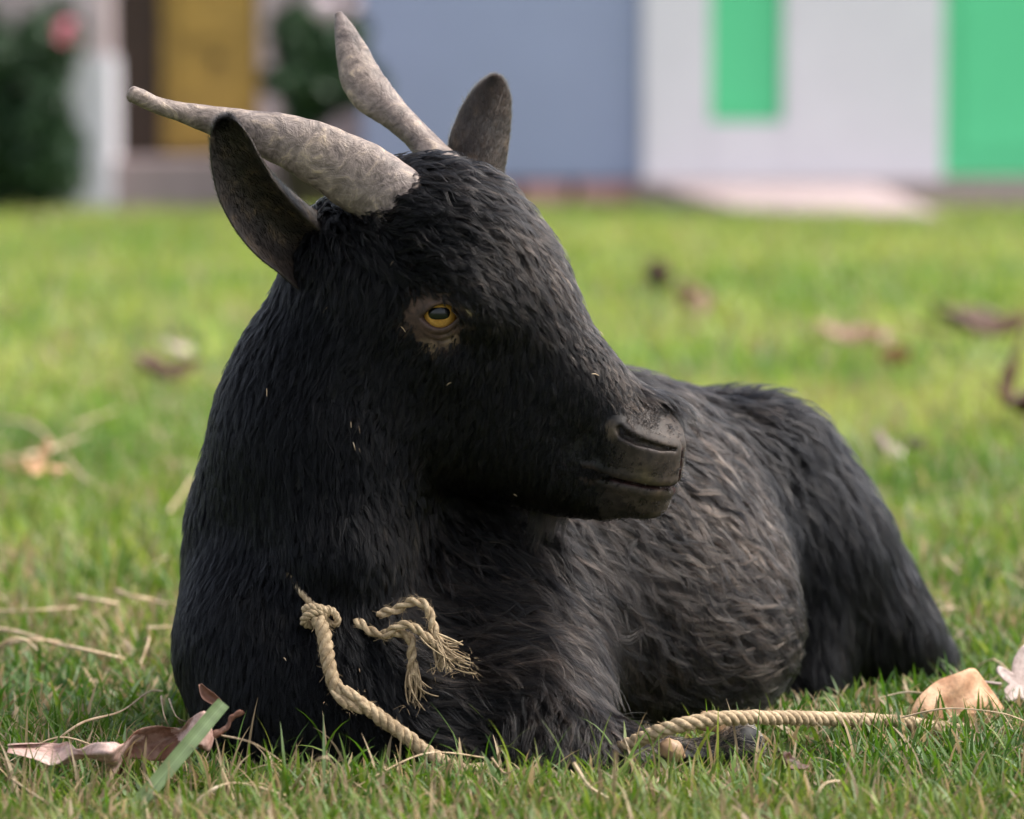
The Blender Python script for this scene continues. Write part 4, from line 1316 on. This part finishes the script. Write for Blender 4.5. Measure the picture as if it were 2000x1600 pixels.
for k_, (nm, lb, px, py, z, sz, mt, lo, cu, rt) in enumerate([
    ('dark_leaf', 'dark brown curled leaf out on the lawn, level with the goat\'s cheek', 312, 738, .035, .055, leaf_dark, 0, 1.3, (.4, .2, .5)),
    ('brown_leaf', 'long dark olive leaf lying far out on the lawn', 1912, 650, .05, .10, leaf_dark, 0, .9, (.35, .1, .3)),
    ('brown_leaf', 'large dark brown crumpled leaf on the lawn beyond the haunch', 1975, 795, .05, .085, leaf_dark, 5, 1.3, (.7, .3, 1.2)),
    ('pale_leaf', 'small pale pink leaf tipped up on the lawn behind the haunch', 1722, 878, .03, .034, leaf_pale, 0, .9, (1.0, .5, .9)),
    ('pale_leaf', 'tiny whitish leaf scrap on the lawn beside the pale pink leaf', 1780, 872, .03, .020, leaf_pale, 0, .8, (.9, .2, 2.0)),
    ('tan_leaf', 'flat tan leaf far out on the lawn beside the dark olive leaf', 1668, 664, .04, .075, leaf_brown, 0, .6, (.3, .1, .1)),
    ('rusty_leaf', 'rusty orange leaf standing up far behind the goat\'s brow', 1328, 585, .05, .085, leaf_brown, 0, 1.0, (1.3, .2, 1.3)),
    ('dark_leaf', 'dark upright leaf scrap far behind the goat\'s forehead', 1260, 545, .05, .095, leaf_dark, 0, 1.0, (1.4, .1, 1.6)),
    ('pale_leaf', 'pale leaf lying on the lawn behind the goat\'s neck', 340, 685, .04, .032, leaf_pale, 0, .7, (.6, .2, 1.0)),
    ('rusty_leaf', 'rusty leaf among the straw at the lawn\'s bare patch', 72, 920, .03, .032, leaf_tan, 5, .9, (.6, .2, .4)),
    ('tan_leaf', 'small tan leaf on the lawn between the olive leaf and the haunch', 1740, 705, .04, .045, leaf_tan, 0, .8, (.6, .2, 2.0))]):
    fallen(nm, lb, px, py, z, sz, mt, lo, cu, rt, 30 + k_)

# ------------------------------------------------------------------ house, porch and plants behind
def paint(name, c, rough=.75, var=.02, scale=6):
    m, nt, bs, _ = new_mat(name)
    oc = obj_coord(nt)
    nA = noise(nt, scale, 6, .65, oc)
    nt.links.new(mixc(nt, 1.0, c, ramp(nt, nA, [(.3, (1 - var * 2, 1 - var * 2, 1 - var * 1.8)), (.7, (1 + var, 1 + var, 1 + var))]), 'MULTIPLY'), bs.inputs['Base Color'])
    bs.inputs['Roughness'].default_value = rough
    bump(nt, bs, noise(nt, 90, 4, .6, oc), .15, .004)
    return m
M_blue = paint('blue_grey_wall', (.300, .340, .490, 1))
M_white = paint('white_wall', (.72, .69, .735, 1))
M_green = paint('green_paint', (.110, .640, .300, 1), .5)
M_pink = paint('pink_brick', (.56, .30, .29, 1), .85, .14, 20)
M_conc = paint('pale_concrete', (.40, .305, .30, 1), .85, .10, 8)
M_gold = paint('ochre_wood', (.42, .26, .05, 1), .6, .2, 12)
M_dkwood = paint('dark_wood', (.055, .030, .018, 1), .6, .2, 12)
M_rose = paint('pinkish_plaster', (.52, .42, .42, 1), .8, .08)
M_roof = paint('roof_sheet', (.25, .12, .09, 1), .6)

def box(name, x0, x1, y0, y1, z0, z1, mat, parent, bev=.006):
    bm = bmesh.new()
    bmesh.ops.create_cube(bm, size=1)
    for v in bm.verts:
        v.co = ((x0 + x1) / 2 + v.co.x * (x1 - x0), (y0 + y1) / 2 + v.co.y * (y1 - y0), (z0 + z1) / 2 + v.co.z * (z1 - z0))
    if bev:
        bmesh.ops.bevel(bm, geom=bm.edges[:], offset=bev, segments=2, affect='EDGES')
    me = bpy.data.meshes.new(name); bm.to_mesh(me); bm.free()
    me.materials.append(mat)
    return link(bpy.data.objects.new(name, me), parent)
YW = 13.4                                        # front plane of the house
def wx(px, Y=YW):
    return W(px, 300, Y)[0]
def wz(py, Y=YW):
    return W(1000, py, Y)[2]
FLOOR = wz(352)
house = empty('house', (wx(1500), YW, 0), label='low house with a white front, a blue-grey bay and green joinery', category='house')
xa, xb, xc = wx(706), wx(1255), wx(2650)
box('blue_wall', xa, xb, YW + .04, YW + 4, FLOOR, 2.7, M_blue, house)
# white front as piers round the openings
g0_, g1_, gb = wx(1387), wx(1528), wz(238)
d0_, d1_, db = wx(1842), wx(2160), wz(345)
box('white_wall', xb, g0_, YW, YW + 4, FLOOR, 2.7, M_white, house)
box('white_wall', g0_, g1_, YW, YW + .2, FLOOR, gb, M_white, house, .003)
box('white_wall', g1_, d0_, YW, YW + 4, FLOOR, 2.7, M_white, house)
box('white_wall', g0_, g1_, YW, YW + .2, 1.9, 2.7, M_white, house, .003)
box('white_wall', d0_, d1_, YW, YW + .2, 2.05, 2.7, M_white, house, .003)
box('white_wall', d1_, xc, YW, YW + 4, FLOOR, 2.7, M_white, house)
win = box('window_shutter', g0_ + .002, g1_ - .002, YW + .03, YW + .07, gb + .002, 1.9, M_green, house, .004)
for k in range(3):
    box('shutter_rail', g0_ + .01, g1_ - .01, YW + .020, YW + .034, gb + .03 + k * .75, gb + .09 + k * .75, M_green, win, .004)
door = box('door', d0_ + .002, d1_ - .002, YW + .04, YW + .09, db + .002, 2.05, M_green, house, .004)
for k in range(2):
    box('door_panel', d0_ + .07, d1_ - .07, YW + .030, YW + .043, db + .10 + k * .95, db + .90 + k * .95, M_green, door, .006)
hb_ = box('door_handle', d0_ + .03, d0_ + .05, YW + .0, YW + .04, 1.0, 1.12, M_dkwood, door, .004)
box('roof', xa - .1, xc + .2, YW - .12, YW + 4.3, 2.7, 2.82, M_roof, house)
# brick plinth under the blue bay: single blocks with dark joints
pl = box('plinth', xa, wx(1262), YW + .07, YW + 3.9, -.02, FLOOR - .003, M_dkwood, house, 0)
x = xa
rngb = np.random.default_rng(5)
while x < wx(1235):
    w_ = rngb.uniform(.20, .36)
    box('brick', x, min(x + w_, wx(1245)), YW + .02, YW + .09, 0, FLOOR - .012 - rngb.uniform(0, .012), M_pink, pl, .008)
    x += w_ + .035
# floor slab and sloping apron in front of the white wall
box('floor_slab', wx(1240), xc, YW - .28, YW + .5, 0, FLOOR - .002, M_conc, house, .012)
pA = [G(1272, 384), G(1500, 432), G(1870, 440), G(1640, 372)]
bm = bmesh.new()
top = [(wx(1265), YW - .26, FLOOR - .004), (G(1440, 424)[0], G(1440, 424)[1], .03), (G(1850, 436)[0], G(1850, 436)[1], .03), (wx(1700), YW - .26, FLOOR - .004)]
vt = [bm.verts.new(v) for v in top]; vb = [bm.verts.new((v[0], v[1], -.03)) for v in top]
bm.faces.new(vt); bm.faces.new(vb[::-1])
for i in range(4):
    bm.faces.new((vt[i], vb[i], vb[(i + 1) % 4], vt[(i + 1) % 4]))
bmesh.ops.recalc_face_normals(bm, faces=bm.faces[:])
bmesh.ops.bevel(bm, geom=bm.edges[:], offset=.012, segments=2, affect='EDGES')
me = bpy.data.meshes.new('ramp'); bm.to_mesh(me); bm.free(); me.materials.append(M_conc)
link(bpy.data.objects.new('ramp', me), None, kind='structure', label='pale concrete ramp sloping from the house to the lawn', category='ramp')

# porch with an ochre door
YP = 12.7
porch = empty('porch', (wx(350, YP), YP, 0), label='porch with an ochre wooden door, dark side panel and white pillar', category='porch')
st = wz(312, YP)
box('step', wx(150, YP), wx(640, YP), YP, YP + 2.2, -.02, st, M_conc, porch, .015)
box('pillar', wx(78, YP), wx(214, YP), YP - .05, YP + .25, -.02, 2.5, M_rose, porch, .015)
box('pillar_base', wx(70, YP), wx(222, YP), YP - .07, YP + .27, -.02, wz(100, YP), M_white, porch, .02)
YB = YP + .9
box('dark_panel', wx(212, YB), wx(335, YB), YB, YB + .06, st, 2.4, M_dkwood, porch, .01)
dr = box('door', wx(318, YB), wx(505, YB), YB - .03, YB + .05, st + .02, 2.3, M_gold, porch, .01)
for z0_, z1_ in ((st + .10, st + .42), (st + .50, st + 1.1)):
    box('door_panel', wx(345, YB), wx(480, YB), YB - .045, YB - .028, z0_, z1_, M_gold, dr, .01)
box('door_knob', wx(425, YB) - .02, wx(425, YB) + .02, YB - .09, YB - .044, st + .40, st + .44, M_dkwood, dr, .008)
box('door_jamb', wx(508, YB), wx(560, YB), YB - .05, YB + .06, st, 2.3, M_rose, porch, .01)
box('back_wall', wx(-500, YB), wx(720, YB), YB + .08, YB + .3, -.02, 2.5, M_rose, porch, .01)
box('porch_roof', wx(-300, YB), wx(720, YB), YP - .1, YB + .3, 2.5, 2.6, M_roof, porch, .01)

# shrubs
leafg, nt, bs, out = new_mat('shrub_leaf')
oi = noise(nt, 14, 3, .6, obj_coord(nt))
cg = ramp(nt, oi, [(.3, (.012, .035, .014)), (.55, (.026, .065, .022)), (.75, (.05, .10, .03))])
nt.links.new(cg, bs.inputs['Base Color']); bs.inputs['Roughness'].default_value = .5
bark, nt, bs, out = new_mat('shrub_bark'); bs.inputs['Base Color'].default_value = (.07, .05, .035, 1)
petal = paint('pink_petal', (.62, .16, .24, 1), .6)
petal_pale = paint('pale_petal', (.80, .66, .72, 1), .6)
pot_mat = paint('pot_clay', (.10, .075, .07, 1), .7)
def shrub(name, label, px, Y, zc, rx, rz, nleaf, seed, pot, blooms):
    rng = np.random.default_rng(seed)
    cx = wx(px, Y)
    root = empty(name, (cx, Y, 0), label=label, category='shrub', group='flowering shrubs by the porch')
    pr = Parts()
    base_z = .28 if pot else .0
    pr.add(*tube_np(np.array([[cx, Y, base_z], [cx + .01, Y, (base_z + zc) / 2], [cx, Y + .01, zc]]), np.array([.02, .016, .01]), 7))
    for k in range(9):
        a = rng.uniform(0, 6.28)
        e = np.array([cx + rx * .8 * math.cos(a), Y + rx * .8 * math.sin(a), zc + rng.uniform(-.6, .9) * rz])
        s0 = np.array([cx, Y, rng.uniform(base_z, zc)])
        pr.add(*tube_np(np.array([s0, (s0 + e) / 2 + [0, 0, .03], e]), np.array([.010, .007, .004]), 5))
    link(bpy.data.objects.new('stem', pr.mesh('stem', bark)), root)
    d = rng.normal(0, 1, (nleaf, 3)); d /= np.linalg.norm(d, axis=1, keepdims=True)
    r = rng.uniform(.35, 1, (nleaf, 1)) ** .6 * (1 + .22 * np.sin(d[:, :1] * 5 + seed) + .18 * np.sin(d[:, 2:] * 7 + seed))
    c = np.array([cx, Y, zc]) + d * r * np.array([rx, rx, rz])
    k = c[:, 2] > base_z + .01
    c = c[k]; n = len(c)
    a = rng.normal(0, 1, (n, 3)); a /= np.linalg.norm(a, axis=1, keepdims=True)
    b = np.cross(a, rng.normal(0, 1, (n, 3))); b /= np.linalg.norm(b, axis=1, keepdims=True)
    s = rng.uniform(.03, .06, (n, 1))
    V = np.stack([c - a * s, c - b * s * .42, c + a * s, c + b * s * .42], 1).reshape(-1, 3)
    link(bpy.data.objects.new('foliage', mesh_np('foliage', V, np.arange(n * 4).reshape(-1, 4), leafg, False)), root, kind='stuff')
    for (bx, by, br, bm_) in blooms:
        p = W(bx, by, Y - rx * .9)
        rg = np.random.default_rng(int(bx))
        pv, pq = [], []
        for t in range(26):
            dd = rg.normal(0, 1, 3); dd /= np.linalg.norm(dd)
            u = np.cross(dd, rg.normal(0, 1, 3)); u /= np.linalg.norm(u); w = np.cross(dd, u)
            o = p + dd * br * .75
            q0 = len(pv)
            pv += [o - u * br * .5, o - w * br * .42 + dd * br * .2, o + u * br * .5, o + w * br * .42 + dd * br * .2]
            pq.append((q0, q0 + 1, q0 + 2, q0 + 3))
        link(bpy.data.objects.new('blossom', mesh_np('blossom', np.array(pv), pq, bm_)), root)
    if pot:
        prof = [(.0, .0), (.11, .0), (.15, .28), (.165, .28), (.165, .31), (.135, .31), (.13, .26), (0, .26)]
        th = np.linspace(0, 2 * np.pi, 24, endpoint=False)
        V = np.concatenate([np.stack([cx + r_ * np.cos(th), Y + r_ * np.sin(th), np.full(24, z_)], 1) for r_, z_ in prof])
        F = np.array([[i * 24 + j, i * 24 + (j + 1) % 24, (i + 1) * 24 + (j + 1) % 24, (i + 1) * 24 + j] for i in range(len(prof) - 1) for j in range(24)])
        link(bpy.data.objects.new('pot', mesh_np('pot', V, F, pot_mat)), root)
    return root
shrub('potted_shrub', 'dark green potted shrub between the ochre door and blue wall', 612, YP - .15, wz(140, YP), .22, .24, 2600, 3, True, [(585, 150, .030, petal_pale), (560, 165, .022, petal), (632, 12, .05, petal_pale), (690, 10, .03, petal_pale)])
shrub('flowering_shrub', 'dark green shrub with a pink bloom beside the white pillar', 10, YP - .25, .42, .27, .50, 3600, 4, False, [(132, 62, .052, petal)])
